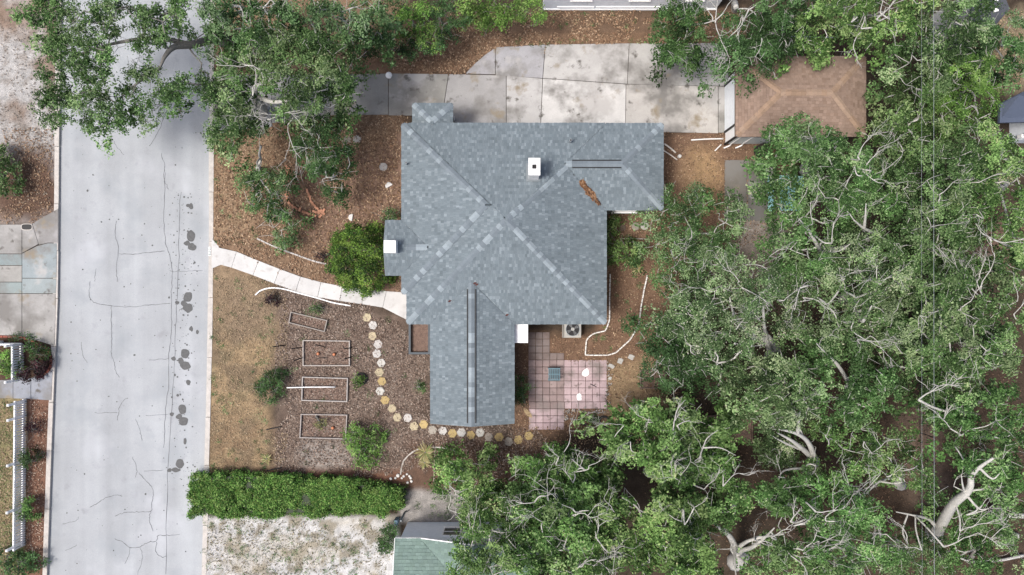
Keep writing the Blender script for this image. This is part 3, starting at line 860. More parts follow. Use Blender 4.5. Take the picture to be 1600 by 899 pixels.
# ridge and hip caps
crg = random.Random(4)
CP = (C(133, 144, 151), C(162, 174, 180))
def on(xx, yy): return (xx, yy, float(hr.height(xx, yy)))
cx1, cy1 = (R1[0] + R1[1]) / 2, (R1[2] + R1[3]) / 2
hw1 = min(R1[1] - R1[0], R1[3] - R1[2]) / 2
peak = on(cx1, cy1)
dh = SL * 0.72
h2 = (R2[3] - R2[2]) / 2; apex2 = (R2[0] + h2, (R2[2] + R2[3]) / 2)
h3 = (R3[3] - R3[2]) / 2; y3 = (R3[2] + R3[3]) / 2; apex3 = (R3[1] - h3, y3)
def hip(a, b, br=0.42, drop=dh): ridge_caps(on(*a), on(*b), drop, roof, CP, crg, 0.21, br)
e_ = 0.05
hip((R1[0] + e_, R1[2] + e_), (cx1 - 0.05, cy1 - 0.05))
hip((R1[1] - e_, R1[2] + e_), (cx1 + 0.05, cy1 - 0.05))
xj = R1[1] - (R1[3] - y3)                                  # where the wing ridge meets the main hip
hip((xj + 0.1, y3 - 0.1), (cx1 + 0.05, cy1 + 0.05), 0.45)
hip((R2[0] + e_, R2[3] - e_), (apex2[0] - 0.03, apex2[1] + 0.03))
hip((R2[0] + e_, R2[2] + e_), (apex2[0] - 0.03, apex2[1] - 0.03))
hip((R3[1] - e_, R3[3] - e_), (apex3[0] + 0.05, y3 + 0.05))
hip((R3[1] - e_, R3[2] + e_), (apex3[0] + 0.05, y3 - 0.05))
hip((apex3[0], y3), (xj + 0.1, y3), 0.3, SL)
hip((m4, R4[2] + 0.02), (m4, R1[2] + hw1 * 0 + (R4[1] - R4[0]) / 2 - 0.05), 0.3, SL)
hip((R2[0] + 0.25, m5), (R2[0] + (R5[3] - R5[2]) / 2 - 0.05, m5), 0.3, SL)
h6 = (R6[1] - R6[0]) / 2
hip((R6[0] + e_, R6[3] - e_), (R6[0] + h6 - 0.03, R6[3] - h6 + 0.03)); hip((R6[1] - e_, R6[3] - e_), (R6[1] - h6 + 0.03, R6[3] - h6 + 0.03))
# ridge vents: low hoods with dark open slots along both sides
def ridge_vent(a, b, parent, w=0.40):
    a, b = Vector(a), Vector(b)
    d = (b - a).normalized(); s_ = Vector((-d.y, d.x, 0))
    mb = MB()
    for sgn in (-1, 1):
        p = [a + s_ * (sgn * w / 2), b + s_ * (sgn * w / 2)]
        zlo = -SL * w / 2
        mb.beam(p[0] + Vector((0, 0, zlo + 0.025)), p[1] + Vector((0, 0, zlo + 0.025)), 0.045, 0.06)
    v = mb.build('ridge_vent', M['black'], parent)
    return v
ridge_vent(on(m4, R4[2] + 0.15), on(m4, R1[2] + 1.55), roof, 0.36); ridge_vent(on(apex3[0] - 0.05, y3), on(apex3[0] - 2.2, y3), roof, 0.32)
# chimneys, vents on the roof
cz = 5.0
cc = P(835, 260.5, cz)
mb = MB(); zb = float(hr.height(cc[0], cc[1])) - 0.3
sx, sy = 0.43, 0.66
mb.box(cc[0], cc[1], zb, cz - 0.12, sx, sy)
ch = mb.build('chimney', M['white_stained'], roof)
fz = float(hr.height(cc[0], cc[1])); dzf = SL * (sy / 2 + .1)
MB().add([(cc[0] + x_, cc[1] + y_, fz - SL * y_ + 0.035 + t_) for t_ in (-.02, .0) for x_, y_ in ((-sx / 2 - .09, -sy / 2 - .09), (sx / 2 + .09, -sy / 2 - .09), (sx / 2 + .09, sy / 2 + .09), (-sx / 2 - .09, sy / 2 + .09))], [(4, 5, 6, 7), (0, 1, 5, 4), (1, 2, 6, 5), (2, 3, 7, 6), (3, 0, 4, 7)]).build('flashing', M['trim'], roof)
kc = MB()
fl = 0.09
for (ax, ay, bx_, by_) in ((-sx / 2 - .03, fl, sx / 2 + .03, sy / 2 + .03), (-sx / 2 - .03, -sy / 2 - .03, sx / 2 + .03, -fl), (-sx / 2 - .03, -fl, -fl, fl), (fl, -fl, sx / 2 + .03, fl)):
    kc.prism([(cc[0] + ax, cc[1] + ay), (cc[0] + bx_, cc[1] + ay), (cc[0] + bx_, cc[1] + by_), (cc[0] + ax, cc[1] + by_)], cz - 0.117, cz)
kc.build('chimney_cap', M['white_stained'], roof)
MB().box(cc[0], cc[1], cz - 0.115, cz - 0.10, fl * 2 - 0.004, fl * 2 - 0.004).build('flue', M['black'], roof)
c2 = P(609, 385.5, 3.7)
MB().box(c2[0], c2[1], -0.05, 3.7, 0.52, 0.54).build('gable_chimney', M['white_stained'], house)
def vent(px, py, r=0.05, hgt=0.35):
    q = P(px, py, 3.4); z = float(hr.height(q[0], q[1]))
    v = MB().cyl(q[0], q[1], z - 0.1, z + hgt, r, n=12).build('vent_pipe', M['metal'], roof)
    MB().cyl(q[0], q[1], z + hgt - 0.01, z + hgt + 0.004, r * 0.72, n=12).build('vent_opening', M['black'], v)
vent(892, 219, 0.06); vent(633, 253, 0.045)
# white flat canopy box over the back door, meter box on the left wall
cv = wpx(800, 508, 825, 536, 2.35)
mb = MB(); mb.prism([(cv[0], cv[2]), (cv[1], cv[2]), (cv[1], cv[3] + 0.2), (cv[0], cv[3] + 0.2)], 2.22, 2.35); mb.box(cv[1] - 0.06, cv[2] + 0.06, -0.05, 2.22, 0.08, 0.08)
mb.build('door_canopy', M['white'], house)
mx = P(622, 268, 1.2)
MB().box(wallrects[1][0] - 0.09, mx[1], 0.9, 1.5, 0.2, 0.38).build('meter_box', M['dark'], house)
# windows and doors in the walls
wr1, wr2, wr3, wr4 = wallrects[0], wallrects[1], wallrects[2], wallrects[3]
for yy in (wr2[3] - 1.4, wr2[3] - 3.2): window(house, (wr2[0], yy, 1.45), (-1, 0, 0), 1.1, 1.2)
for yy in (wr4[2] + 1.5, wr4[2] + 3.4): window(house, (wr4[0], yy, 1.45), (-1, 0, 0), 1.1, 1.2); window(house, (wr4[1], yy, 1.45), (1, 0, 0), 1.1, 1.2)
window(house, ((wr4[0] + wr4[1]) / 2, wr4[2], 1.45), (0, -1, 0), 1.6, 1.2)
for xx in (wr1[1] - 1.2, wr1[1] - 2.9): window(house, (xx, wr1[2], 1.45), (0, -1, 0), 1.0, 1.2)
for yy in (wr1[2] + 1.3, wr1[2] + 3.4): window(house, (wr1[1], yy, 1.45), (1, 0, 0), 1.1, 1.2)
window(house, (wr3[1] - 1.2, wr3[2], 1.5), (0, -1, 0), 1.1, 1.0)
for xx in (-1.2, 1.5, 4.5): window(house, (xx, wr1[3], 1.5), (0, 1, 0), 1.2, 1.1)
def door(parent, c, n, w=0.95, h=2.05, color=(0.2, 0.06, 0.05)):
    c, n = Vector(c), Vector(n); t = Vector((-n.y, n.x, 0))
    mb = MB(); mb.beam(c + n * 0.03 - t * (w / 2) + Vector((0, 0, h / 2)), c + n * 0.03 + t * (w / 2) + Vector((0, 0, h / 2)), 0.06, h)
    d = mb.build('door', M['obj'], parent, color=color)
    MB().beam(c + n * 0.06 + t * (w * 0.38) + Vector((0, 0, 1.0)), c + n * 0.13 + t * (w * 0.38) + Vector((0, 0, 1.0)), 0.05, 0.05).build('handle', M['metal'], d)
    return d
door(house, (wr1[0] + 0.0, wr1[2] + 0.55, 0.03), (-1, 0, 0)); door(house, (wr4[1], wr1[2] - 0.55, 0.03), (1, 0, 0), color=(0.6, 0.6, 0.6))

# ---------------------------------------------------------------- garage
ZG = 2.6
RG = wpx(1150, 89, 1352, 213, ZG)
hg = HipRoof([dict(r=RG, e='WESN', z=ZG)], 0.36)
gar = empty('garage', ((RG[0] + RG[1]) / 2, (RG[2] + RG[3]) / 2, 0), 'detached garage with brown hip roof and white door at the end of the driveway', 'garage')
wg = inset(RG, 0.34, 0.3, 0.2, 0.3)
gm = MB(); wallbox(gm, wg, -0.1, ZG + 0.02); gm.build('wall', M['wall_grey'], gar)
brown = [(158, 136, 121), (154, 132, 117), (163, 141, 126), (156, 134, 119), (147, 125, 110), (160, 138, 123)]
rf = link('roof', hg.shingles(brown, 2, tab=0.16, expo=0.13, lift=0.032, jit=0.3), M['shingle_brown'], gar); rf['kind'] = 'stuff'
hr_main = hr; hr = hg
cxg = (RG[2] + RG[3]) / 2; hh = (RG[3] - RG[2]) / 2
CPm = CP; CP = (C(172, 146, 124), C(176, 152, 132))
def ghip(a, b, drop=dh): ridge_caps(on(*a), on(*b), drop, rf, CP, crg, 0.21, 0.3)
ghip((RG[0] + .05, RG[3] - .05), (RG[0] + hh - .03, cxg + .03)); ghip((RG[0] + .05, RG[2] + .05), (RG[0] + hh - .03, cxg - .03))
ghip((RG[1] - .05, RG[3] - .05), (RG[1] - hh + .03, cxg + .03)); ghip((RG[1] - .05, RG[2] + .05), (RG[1] - hh + .03, cxg - .03))
ghip((RG[0] + hh, cxg), (RG[1] - hh, cxg), 0.36)
hr = hr_main; CP = CPm
gf = MB()
for a, b in (((RG[0], RG[2]), (RG[1], RG[2])), ((RG[1], RG[2]), (RG[1], RG[3])), ((RG[1], RG[3]), (RG[0], RG[3])), ((RG[0], RG[3]), (RG[0], RG[2]))):
    gf.beam((a[0], a[1], ZG - 0.09), (b[0], b[1], ZG - 0.09), 0.025, 0.15)
gf.build('fascia', M['obj'], gar, color=C(120, 104, 92))
so = MB(); wallbox(so, inset(RG, .03, .03, .03, .03), ZG - 0.17, ZG - 0.155); so.build('soffit', M['white'], gar)
# white front wall panel, door and dark posts on the west side
ga, gb = P(1133, 135)[1], P(1133, 207)[1]
xw = wg[0]
MB().prism([(xw - 0.02, wg[2] + 0.02), (xw + 0.01, wg[2] + 0.02), (xw + 0.01, wg[3] - 0.02), (xw - 0.02, wg[3] - 0.02)], 0.02, ZG - 0.2).build('front_cladding', M['white'], gar)
gd = None
for k in range(4):
    z0 = 0.05 + k * 0.53
    p = MB().prism([(xw - 0.06, gb + 0.06), (xw - 0.022, gb + 0.06), (xw - 0.022, ga - 0.06), (xw - 0.06, ga - 0.06)], z0, z0 + 0.52)
    if gd is None: gd = p.build('garage_door', M['obj'], gar, color=(0.78, 0.82, 0.85))
    else: p.build('door_panel', M['obj'], gd, color=(0.78, 0.82, 0.85))
for yy in (ga, gb, wg[2] - 0.03):
    MB().box(xw - 0.05, yy, 0.0, ZG - 0.18, 0.06, 0.09).build('door_post', M['black'], gar)
# rain pipes on the garage
for (a, b) in ((1157, 228), (1139, 229)):
    q = P(a, b)
    t = Tubes(); t.add(catmull([(q[0], wg[2] - 0.05, 2.2), (q[0], wg[2] - 0.06, 0.5), (q[0] - 0.02, wg[2] - 0.12, 0.18), (q[0] - 0.28, wg[2] - 0.22, 0.08)], 5), 0.035, 8)
    t.build('rain_pipe', M['white'], gar)

# ---------------------------------------------------------------- neighbouring buildings
# house below: white gable wall with window, green roof
nb = empty('neighbour_house', (*P(690, 900)[:2], 0), 'white house with green shingle roof below the hedge', 'house')
zA = 2.55
e0 = P(617, 842, zA); e1 = P(657, 842, zA)
s_n = 0.34
xr = P(742, 842, 3.2)[0]
ytop, ybot = e0[1], e0[1] - 7.0
def znb(x, y): return zA + s_n * max((ytop - y) if True else 0, x - e1[0], 0)
nw = MB()
xl, xe = e0[0] + 0.19, xr + 2.2
g0 = ytop - 0.12
nw.prism([(xl, ybot), (xe, ybot), (xe, g0), (xl, g0)], -0.1, zA - 0.05)
nw.add([(e1[0] + 0.3, g0, zA - 0.05), (xe, g0, zA - 0.05), (xr, g0, zA + s_n * (xr - e1[0]) - 0.12), (e1[0] + 0.3, g0 - 0.2, zA - 0.05), (xe, g0 - 0.2, zA - 0.05), (xr, g0 - 0.2, zA + s_n * (xr - e1[0]) - 0.12)], [(2, 1, 0), (3, 4, 5), (0, 3, 5, 2), (2, 5, 4, 1)])
nw.build('wall', M['obj'], nb, color=(0.82, 0.86, 0.9))
grn = [(134, 156, 148), (129, 151, 142), (138, 160, 151), (131, 153, 143)]
dn = xr - e1[0]
hn = HipRoof([dict(r=(e1[0], xr + dn, ybot - 1.0, ytop), e='WE', z=zA), dict(r=(e0[0], xr, ytop - 2 * dn, ytop - 0.004), e='NS', z=zA)], s_n)
o = link('roof', hn.shingles(grn, 9, tab=0.2, expo=0.15, lift=0.022, jit=0.4), M['shingle_brown'], nb); o['kind'] = 'stuff'
ym = ytop - dn
MB().add([(xl, g0, zA - .05), (xl, ytop - 2 * dn + .12, zA - .05), (xl, ym, zA + s_n * dn - .1), (xl + .15, g0, zA - .05), (xl + .15, ytop - 2 * dn + .12, zA - .05), (xl + .15, ym, zA + s_n * dn - .1)], [(0, 1, 2), (5, 4, 3), (0, 2, 5, 3), (1, 4, 5, 2)]).build('gable', M['obj'], nb, color=(0.82, 0.86, 0.9))
nt = MB(); nt.beam((e0[0], ytop + 0.02, zA - 0.07), (e1[0], ytop + 0.02, zA - 0.07), 0.04, 0.14); nt.beam((e1[0], ytop + 0.02, zA - 0.07), (xr, ytop + 0.02, zA + s_n * (xr - e1[0]) - 0.07), 0.04, 0.14)
nt.beam((e0[0], ytop, zA - 0.07), (e0[0], ytop - dn, zA + s_n * dn - 0.07), 0.04, 0.14)
nt.build('fascia', M['white'], nb)
wc = P(706, 833, 1.5)
window(nb, (wc[0], g0, 1.35), (0, 1, 0), 0.75, 1.0)
# pale sided building at the top edge: the camera sees the lower part of its wall
rt = wpx(848, -130, 1118, 15, 0)
tb = empty('sided_building', ((rt[0] + rt[1]) / 2, rt[2], 0), 'long pale grey sided building at the top edge behind the driveway', 'building')
for k in range(4):
    a = rt[0] + (rt[1] - rt[0]) * k / 4; b_ = rt[0] + (rt[1] - rt[0]) * (k + 1) / 4
    MB().prism([(a + .006, rt[2]), (b_ - .006, rt[2]), (b_ - .006, rt[3]), (a + .006, rt[3])], -0.1, 2.7).build('wall_panel', M['obj'], tb, color=(0.82, 0.86, 0.9))
ov = inset(rt, -.1, -.1, -.08, -.1); ht = HipRoof([dict(r=ov, e='WESN', z=2.7)], 0.3)
rt_roof = link('roof', ht.shingles([(150, 150, 150), (140, 140, 142)], 12, tab=0.3, expo=0.2), M['shingle_brown'], tb); rt_roof['kind'] = 'stuff'
MB().beam((rt[0], rt[2] - 0.03, 0.05), (rt[1], rt[2] - 0.03, 0.05), 0.05, 0.14).build('base_board', M['white'], tb)
for a, b_ in ((870, 927), (930, 1030)):
    q0, q1 = P(a, 15), P(b_, 15)
    MB().box((q0[0] + q1[0]) / 2, rt[2] - 0.02, 0.32, 0.37, q1[0] - q0[0], 0.05).build('trim_board', M['white'], tb)
for px_ in (905, 993, 1075): window(tb, (P(px_, 15)[0], rt[2], 1.55), (0, -1, 0), 0.9, 0.9)
# dark roof at the top right corner (turned)
zd = 3.0
dc = empty('dark_roof_house', (*P(1530, 30, 0)[:2], 0), 'dark grey roofed building with white roof vents at the top right edge', 'building')
def dpx(a, b, z): return P(a, b, z)
p0, p1, p2, p3 = P(1506, 60, zd), P(1536, 62, zd), P(1578, 14, zd + .6), P(1560, -30, zd + .9)
p4 = P(1530, -30, zd + .5)
mb = MB(); mb.add([p0, p1, p2, p3, p4], [(0, 1, 2, 3, 4)]); mb.add([p - np.array((0, 0, .12)) for p in (p0, p1, p2, p3, p4)], [(4, 3, 2, 1, 0)])
n5 = 5; mb.f += [(i, 5 + i, 5 + (i + 1) % 5, (i + 1) % 5) for i in range(5)]
mb.build('roof', M['obj'], dc, color=C(84, 88, 96))
ctr = np.mean([p0, p1, p2, p3, p4], axis=0)
MB().prism([tuple((p + (ctr - p) * 0.12)[:2]) for p in (p0, p1, p2, p3, p4)], -0.1, 2.85).build('wall', M['wall'], dc)
q = P(1556, 15, 3.5); MB().box(q[0], q[1], 3.25, 3.52, 0.19, 0.19, 0.2).build('roof_vent', M['white'], dc)
q = P(1556, 0, 3.6); MB().box(q[0], q[1], 3.35, 3.64, 0.17, 0.13, 0.2).build('roof_vent', M['white'], dc)
# slate roofed house at the right edge
rh = empty('slate_roof_house', (*P(1600, 180)[:2], 0), 'white house with slate blue roof and paned window at the right edge', 'house')
zr = 2.8
pa, pb, pc_, pd = P(1562, 192, zr), P(1563, 162, zr), P(1600, 143, zr + .8), P(1720, 120, zr + .8)
pe = P(1720, 188, zr)
mb = MB(); mb.add([pa, pe, pd, pc_, pb], [(0, 1, 2, 3, 4)]); mb.add([p - np.array((0, 0, .14)) for p in (pa, pe, pd, pc_, pb)], [(4, 3, 2, 1, 0)])
mb.f += [(i, 5 + i, 5 + (i + 1) % 5, (i + 1) % 5) for i in range(5)]
mb.build('roof', M['obj'], rh, color=C(98, 108, 128))
wx, wy = P(1577, 224)[0], P(1577, 224)[1]
MB().prism([(wx, wy), (wx + 5, wy), (wx + 5, wy + 2.2), (wx, wy + 2.2)], -0.1, zr - 0.16).build('wall', M['obj'], rh, color=(0.8, 0.84, 0.88))
for k in range(2): window(rh, (wx + 0.62 + 0.72 * k, wy, 1.3), (0, -1, 0), 0.55, 1.1, mull=1)
for zz_ in (0.7, 1.2, 1.7): MB().box(wx - 0.06, wy + 0.14, zz_, zz_ + 0.3, 0.16, 0.16).build('shutter_bracket', M['white'], rh)
# ================================================================ OBJECTS
def thing(name, px, py, label, cat, group=None): return empty(name, (*P(px, py)[:2], 0), label, cat, group)
GZ = 0.0
# ---- hexagonal stepping stones
hexs = [(574, 496, 0), (583, 508, 1), (582, 525, 0), (591, 538, 1), (589, 553, 1), (596, 567, 1), (593, 582, 0), (597, 596, 2), (594, 611, 1), (602, 625, 2), (613, 638, 0), (621, 652, 0), (637, 653, 1),
        (647, 666, 0), (662, 663, 2), (676, 672, 3), (692, 673, 1), (707, 677, 2), (721, 676, 1), (736, 680, 2), (750, 676, 1), (764, 683, 3), (780, 683, 2), (795, 690, 3), (810, 687, 2), (826, 681, 2)]
hcol = [(206, 192, 160), (214, 211, 204), (204, 180, 126), (186, 178, 166)]
hname = ['cream', 'white', 'ochre', 'pale grey']
ordn = ['first', 'second', 'third', 'fourth', 'fifth', 'sixth', 'seventh', 'eighth', 'ninth', 'tenth', 'eleventh', 'twelfth', 'thirteenth', 'fourteenth', 'fifteenth', 'sixteenth', 'seventeenth', 'eighteenth', 'nineteenth', 'twentieth', 'twenty-first', 'twenty-second', 'twenty-third', 'twenty-fourth', 'twenty-fifth', 'last']
hr_ = random.Random(8)
for k, (a, b, c) in enumerate(hexs):
    w = P(a, b); ang = hr_.uniform(-0.25, 0.25)
    kk_ = hr_.uniform(0.92, 1.1); r = 0.232; wob_ = [hr_.uniform(0.93, 1.04) for _ in range(6)]; tl_ = hr_.uniform(-1, 1)
    n = 6
    v, f = [], []
    for z, rr in ((-0.03, r), (0.04, r), (0.055, r - 0.018)):
        for i in range(6):
            t = ang + math.pi / 3 * i
            v.append((rr * math.cos(t) * wob_[i], rr * math.sin(t) * wob_[i], z + 0.012 * tl_ * math.cos(t)))
    v.append((0, 0, 0.052))
    for l in range(2): f += [(l * 6 + i, l * 6 + (i + 1) % 6, l * 6 + 6 + (i + 1) % 6, l * 6 + 6 + i) for i in range(6)]
    f += [(12 + i, 12 + (i + 1) % 6, 18) for i in range(6)]
    me = bpy.data.meshes.new('stepping_stone'); me.from_pydata(v, [], f); me.update()
    o = link('stepping_stone', me, M['stone'], loc=(w[0], w[1], 0.0), color=tuple(q * hr_.uniform(0.99, 1.01) * kk_ for q in C(*hcol[c])))
    props(o, '%s hexagonal stepping stone, %s along the curved row from the front walk' % (hname[c], ordn[k]), 'stepping stone', 'hexagonal stepping stones')
# ---- raised vegetable beds
def bed(px4, label, col, soil=True, hgt=0.16, th=0.045):
    w = [P(a, b)[:2] for a, b in px4]; c = np.mean(w, axis=0)
    root = empty('raised_bed', (*c, 0), label, 'garden bed', 'raised garden beds')
    for i in range(4):
        a, b = w[i], w[(i + 1) % 4]
        d = (b - a) / np.linalg.norm(b - a)
        e = 0.0 if i % 2 else th / 2
        a2, b2 = a - d * (e - th * (i % 2) / 2 - (0.002 if i % 2 else 0)), b + d * (e - th * (i % 2) / 2 - (0.002 if i % 2 else 0))
        MB().beam((*a2, hgt / 2 - 0.03), (*b2, hgt / 2 - 0.03), th, hgt + 0.06).build('board', M['wood_pale'], root, color=C(*col))
    if soil:
        n = 10; V = []
        rr = np.random.default_rng(int(px4[0][0]))
        for i in range(n + 1):
            for j in range(n + 1):
                u, v = i / n, j / n
                q = (w[0] * (1 - u) + w[1] * u) * (1 - v) + (w[3] * (1 - u) + w[2] * u) * v
                q = q + (c - q) * 0.03
                V.append((q[0], q[1], 0.022 + rr.normal(0, 0.008)))
        ii = (np.arange(n)[:, None] * (n + 1) + np.arange(n)[None, :]).ravel()
        link('soil', npmesh('soil', np.array(V), np.stack([ii, ii + n + 1, ii + n + 2, ii + 1], -1), smooth=True), M['soil'], root)
    return root
bed([(456, 488), (512, 501), (508, 518), (453, 504)], 'small tilted raised bed, the narrow one nearest the front walk', (176, 168, 160))
bed([(475, 532), (547, 533), (547, 571), (475, 571)], 'raised bed with black stakes sticking out on both sides', (202, 194, 186))
bed([(474, 589), (544, 591), (543, 627), (473, 625)], 'raised bed with a long white pipe lying across it', (198, 192, 186))
bed([(472, 647), (543, 648), (541, 685), (470, 683)], 'raised bed with a dry plant, the one nearest the hedge', (188, 180, 174))
bed([(1000, 579), (1038, 579), (1038, 606), (1000, 606)], 'small weathered wooden bed frame right of the pink patio', (150, 132, 120))
bed([(1101, 650), (1138, 648), (1140, 690), (1103, 690)], 'weathered wooden bed frame half hidden under the lower trees', (140, 118, 104))
bed([(1140, 655), (1174, 655), (1174, 690), (1142, 690)], 'small wooden bed frame beside the fallen grey branches', (134, 112, 98))
mb = MB()
# black planter by the front corner of the house
pl = thing('planter_box', 658, 528, 'dark grey planter box against the house corner beside the front wing', 'planter')
pw = [P(a, b)[:2] for a, b in ((642, 504), (672, 504), (672, 551), (642, 551))]
for i in range(4):
    a, b = pw[i], pw[(i + 1) % 4]
    d = (b - a) / np.linalg.norm(b - a); k_ = 0.05 if i % 2 == 0 else -0.052
    MB().beam((*(a - d * k_), 0.2), (*(b + d * k_), 0.2), 0.1, 0.44).build('board', M['obj'], pl, color=C(92, 100, 106))
MB().prism([tuple(q) for q in pw], 0.0, 0.18).build('soil', M['soil'], pl)
# ---- stakes and sticks
def stick(a, b, za, zb, r, m, label, cat, name='stake', color=None, group=None):
    t = Tubes(); t.add(catmull([P(*a, za), (P(*a, za) + P(*b, zb)) / 2 + np.array((0.01, 0.012, 0)), P(*b, zb)], 3), r, 6)
    o = t.build(name, m, color=color)
    return props(o, label, cat, group)
for (a, b, lab) in [((427, 542), (446, 540), 'thin black stake left of the garden beds, uppermost at the lawn edge'), ((456, 545), (475, 543), 'black stake leaning from the upper left side of the staked bed'),
                    ((459, 564), (474, 559), 'black stake leaning from the lower left side of the staked bed'), ((493, 539), (509, 543), 'black stake inside the staked bed'),
                    ((539, 545), (550, 544), 'black stake at the upper right side of the staked bed'), ((539, 561), (550, 558), 'black stake at the lower right side of the staked bed'),
                    ((416, 672), (440, 667), 'thin black stake at the lawn edge beside the lowest bed'), ((417, 736), (440, 731), 'thin black stake at the lawn edge close to the hedge')]:
    if abs(a[0] - 416) < 3: stick(a, b, 0.06, 0.05, 0.026, M['black'], lab, 'stake', group='black garden stakes')
    else: stick(a, b, 0.85, 0.0, 0.028, M['black'], lab, 'stake', group='black garden stakes')
stick((448, 606), (524, 605), 0.27, 0.22, 0.028, M['white'], 'long white pipe lying across a raised bed', 'pipe', 'pipe')
stick((494, 561), (510, 559), 0.14, 0.14, 0.012, M['dark'], 'short dark stick lying on the soil of the staked bed', 'stick', 'stick')
# orange plant tags / fruit on the beds
for (a, b, lab) in [(497, 553, 'orange shell lying in the staked bed, smaller of two'), (522, 554, 'orange shell lying in the staked bed, larger of two'), (520, 669, 'orange shell lying in the bed nearest the hedge')]:
    w = P(a, b, 0.1)
    t = MB().cyl(w[0], w[1], 0.09, 0.16, 0.09, 0.05, 9).add([], [])
    o = t.build('shell', M['obj'], smooth=True, color=C(226, 150, 110)); props(o, lab, 'shell', 'orange shells in the beds')
# ---- round stones and white stones
def disc(name, px, py, r, h, label, cat, col, m=None, half=None, seed=0, group=None):
    w = P(px, py); r_ = random.Random(seed); n = 16
    v, f = [], []
    a0, a1 = (0, 2 * math.pi) if half is None else (half, half + math.pi * 1.15)
    cnt = n
    for z, k in ((-0.03, 1.0), (h * 0.7, 1.0), (h, 0.86)):
        for i in range(cnt):
            t = a0 + (a1 - a0) * i / (cnt if half is None else cnt - 1)
            rr = r * k * (1 + r_.uniform(-0.04, 0.04))
            v.append((rr * math.cos(t), rr * math.sin(t), z))
    for l in range(2): f += [(l * cnt + i, l * cnt + (i + 1) % cnt, l * cnt + cnt + (i + 1) % cnt, l * cnt + cnt + i) for i in range(cnt)]
    f.append(tuple(range(2 * cnt, 3 * cnt)))
    me = bpy.data.meshes.new(name); me.from_pydata(v, [], f); me.update()
    o = link(name, me, m or M['stone'], loc=(w[0], w[1], 0.0), color=C(*col))
    return props(o, label, cat, group)
disc('round_stone', 543, 219, 0.20, 0.05, 'mottled round stepping stone, left of two below the driveway', 'stone', (178, 168, 156), seed=1)
disc('round_stone', 558, 218, 0.20, 0.05, 'pale round stepping stone, right of two below the driveway', 'stone', (206, 200, 190), seed=2)
disc('round_stone', 599, 261, 0.20, 0.06, 'pale round stone left of the house roof', 'stone', (210, 206, 200), seed=3)
disc('broken_stone', 608, 291, 0.18, 0.07, 'white broken half-round stone near the house wall', 'stone', (240, 238, 234), half=0.3, seed=4)
disc('broken_stone', 550, 340, 0.17, 0.07, 'white broken half-round stone above the big bush', 'stone', (240, 238, 234), half=1.2, seed=5)
disc('round_stone', 993, 354, 0.20, 0.06, 'grey round stone behind the right wing, left of the pair', 'stone', (172, 164, 152), seed=6)
disc('round_stone', 1007, 353, 0.21, 0.07, 'pale round stone behind the right wing, right of the pair', 'stone', (210, 206, 198), seed=7)
disc('round_stone', 972, 356, 0.18, 0.05, 'dull brown round stone close to the right wing corner', 'stone', (128, 112, 100), seed=8)
# white lamp globe on the drive
w = P(610, 122)
lg = empty('drive_light', (w[0], w[1], 0), 'white domed light standing at the edge of the driveway', 'lamp')
MB().cyl(w[0], w[1], 0.0, 0.45, 0.035, n=10).build('post', M['white'], lg)
w = P(610, 122, 0.5); mbx = MB()
for k in range(5): mbx.cyl(P(610, 122)[0], P(610, 122)[1], 0.43 + 0.028 * k, 0.43 + 0.028 * (k + 1), 0.16 * math.cos(k * 0.3), 0.16 * math.cos((k + 1) * 0.3), 16)
mbx.build('dome', M['white'], lg, smooth=False)
for k, (a, b, r) in enumerate([(611, 748, 2.2), (622, 743, 2.8), (618, 747, 1.8), (631, 744, 2.0), (636, 741, 1.8), (640, 744, 1.9), (642, 747, 2.0), (643, 752, 2.0), (637, 754, 1.9), (628, 747, 1.7)]):
    o = disc('white_rock', a, b, r / SC, r / SC * 1.1, 'small white rock in the scattered ring beside the hedge end', 'rock', (240, 238, 232), seed=20 + k, group='white rocks by the hedge')
# broken paving slabs near the patio
for k, (a, b, sx, sy, an, lab) in enumerate([(955, 572, 10, 6, 0.5, 'broken grey slab piece touching the patio corner'), (969, 564, 8, 9, 0.35, 'white broken slab piece between patio corner and trees'), (986, 558, 9, 8, 0.45, 'pale broken slab piece closest to the tree foliage'),
                                           (953, 591, 5, 5, 0.2, 'small grey rubble piece along the patio edge')]):
    w = P(a, b); ca, sa = math.cos(-an), math.sin(-an)
    pts = [(w[0] + (x * ca - y * sa) / SC, w[1] + (x * sa + y * ca) / SC) for x, y in ((-sx / 2, -sy / 2.2), (sx / 2.4, -sy / 2), (sx / 2, sy / 2.6), (0, sy / 2), (-sx / 2.2, sy / 3))]
    o = MB().prism(pts, -0.02, 0.06).build('slab_piece', M['stone'], color=C(206, 204, 198)); props(o, lab, 'slab')
# rubble along the patio edge
rb = np.random.default_rng(31); Vs, Fs, Cs, n0 = [], [], [], 0
for k in range(150):
    e = rb.integers(0, 3)
    x, y = [(rb.normal(951, 3), rb.uniform(566, 640)), (rb.uniform(884, 948), rb.normal(642, 2)), (rb.uniform(880, 900), rb.uniform(640, 656))][e]
    w = P(x, y); s_ = rb.uniform(0.02, 0.07)
    V = (rb.normal(0, 1, (6, 3))); V /= np.linalg.norm(V, axis=1)[:, None]; V *= s_
    V = np.array([(1, 0, 0), (-1, 0, 0), (0, 1, 0), (0, -1, 0), (0, 0, .7), (0, 0, -.7)]) * s_ * rb.uniform(0.6, 1.3, (6, 1))
    F = np.array([(0, 2, 4), (2, 1, 4), (1, 3, 4), (3, 0, 4), (2, 0, 5), (1, 2, 5), (3, 1, 5), (0, 3, 5)])
    V[:, 0] += w[0]; V[:, 1] += w[1]; V[:, 2] += 0.03
    Vs.append(V); Fs.append(F + n0); n0 += 6; Cs.append(np.tile(np.array(C(*([(210, 206, 200), (186, 178, 170), (150, 140, 132)][rb.integers(0, 3)]))), (6, 1)))
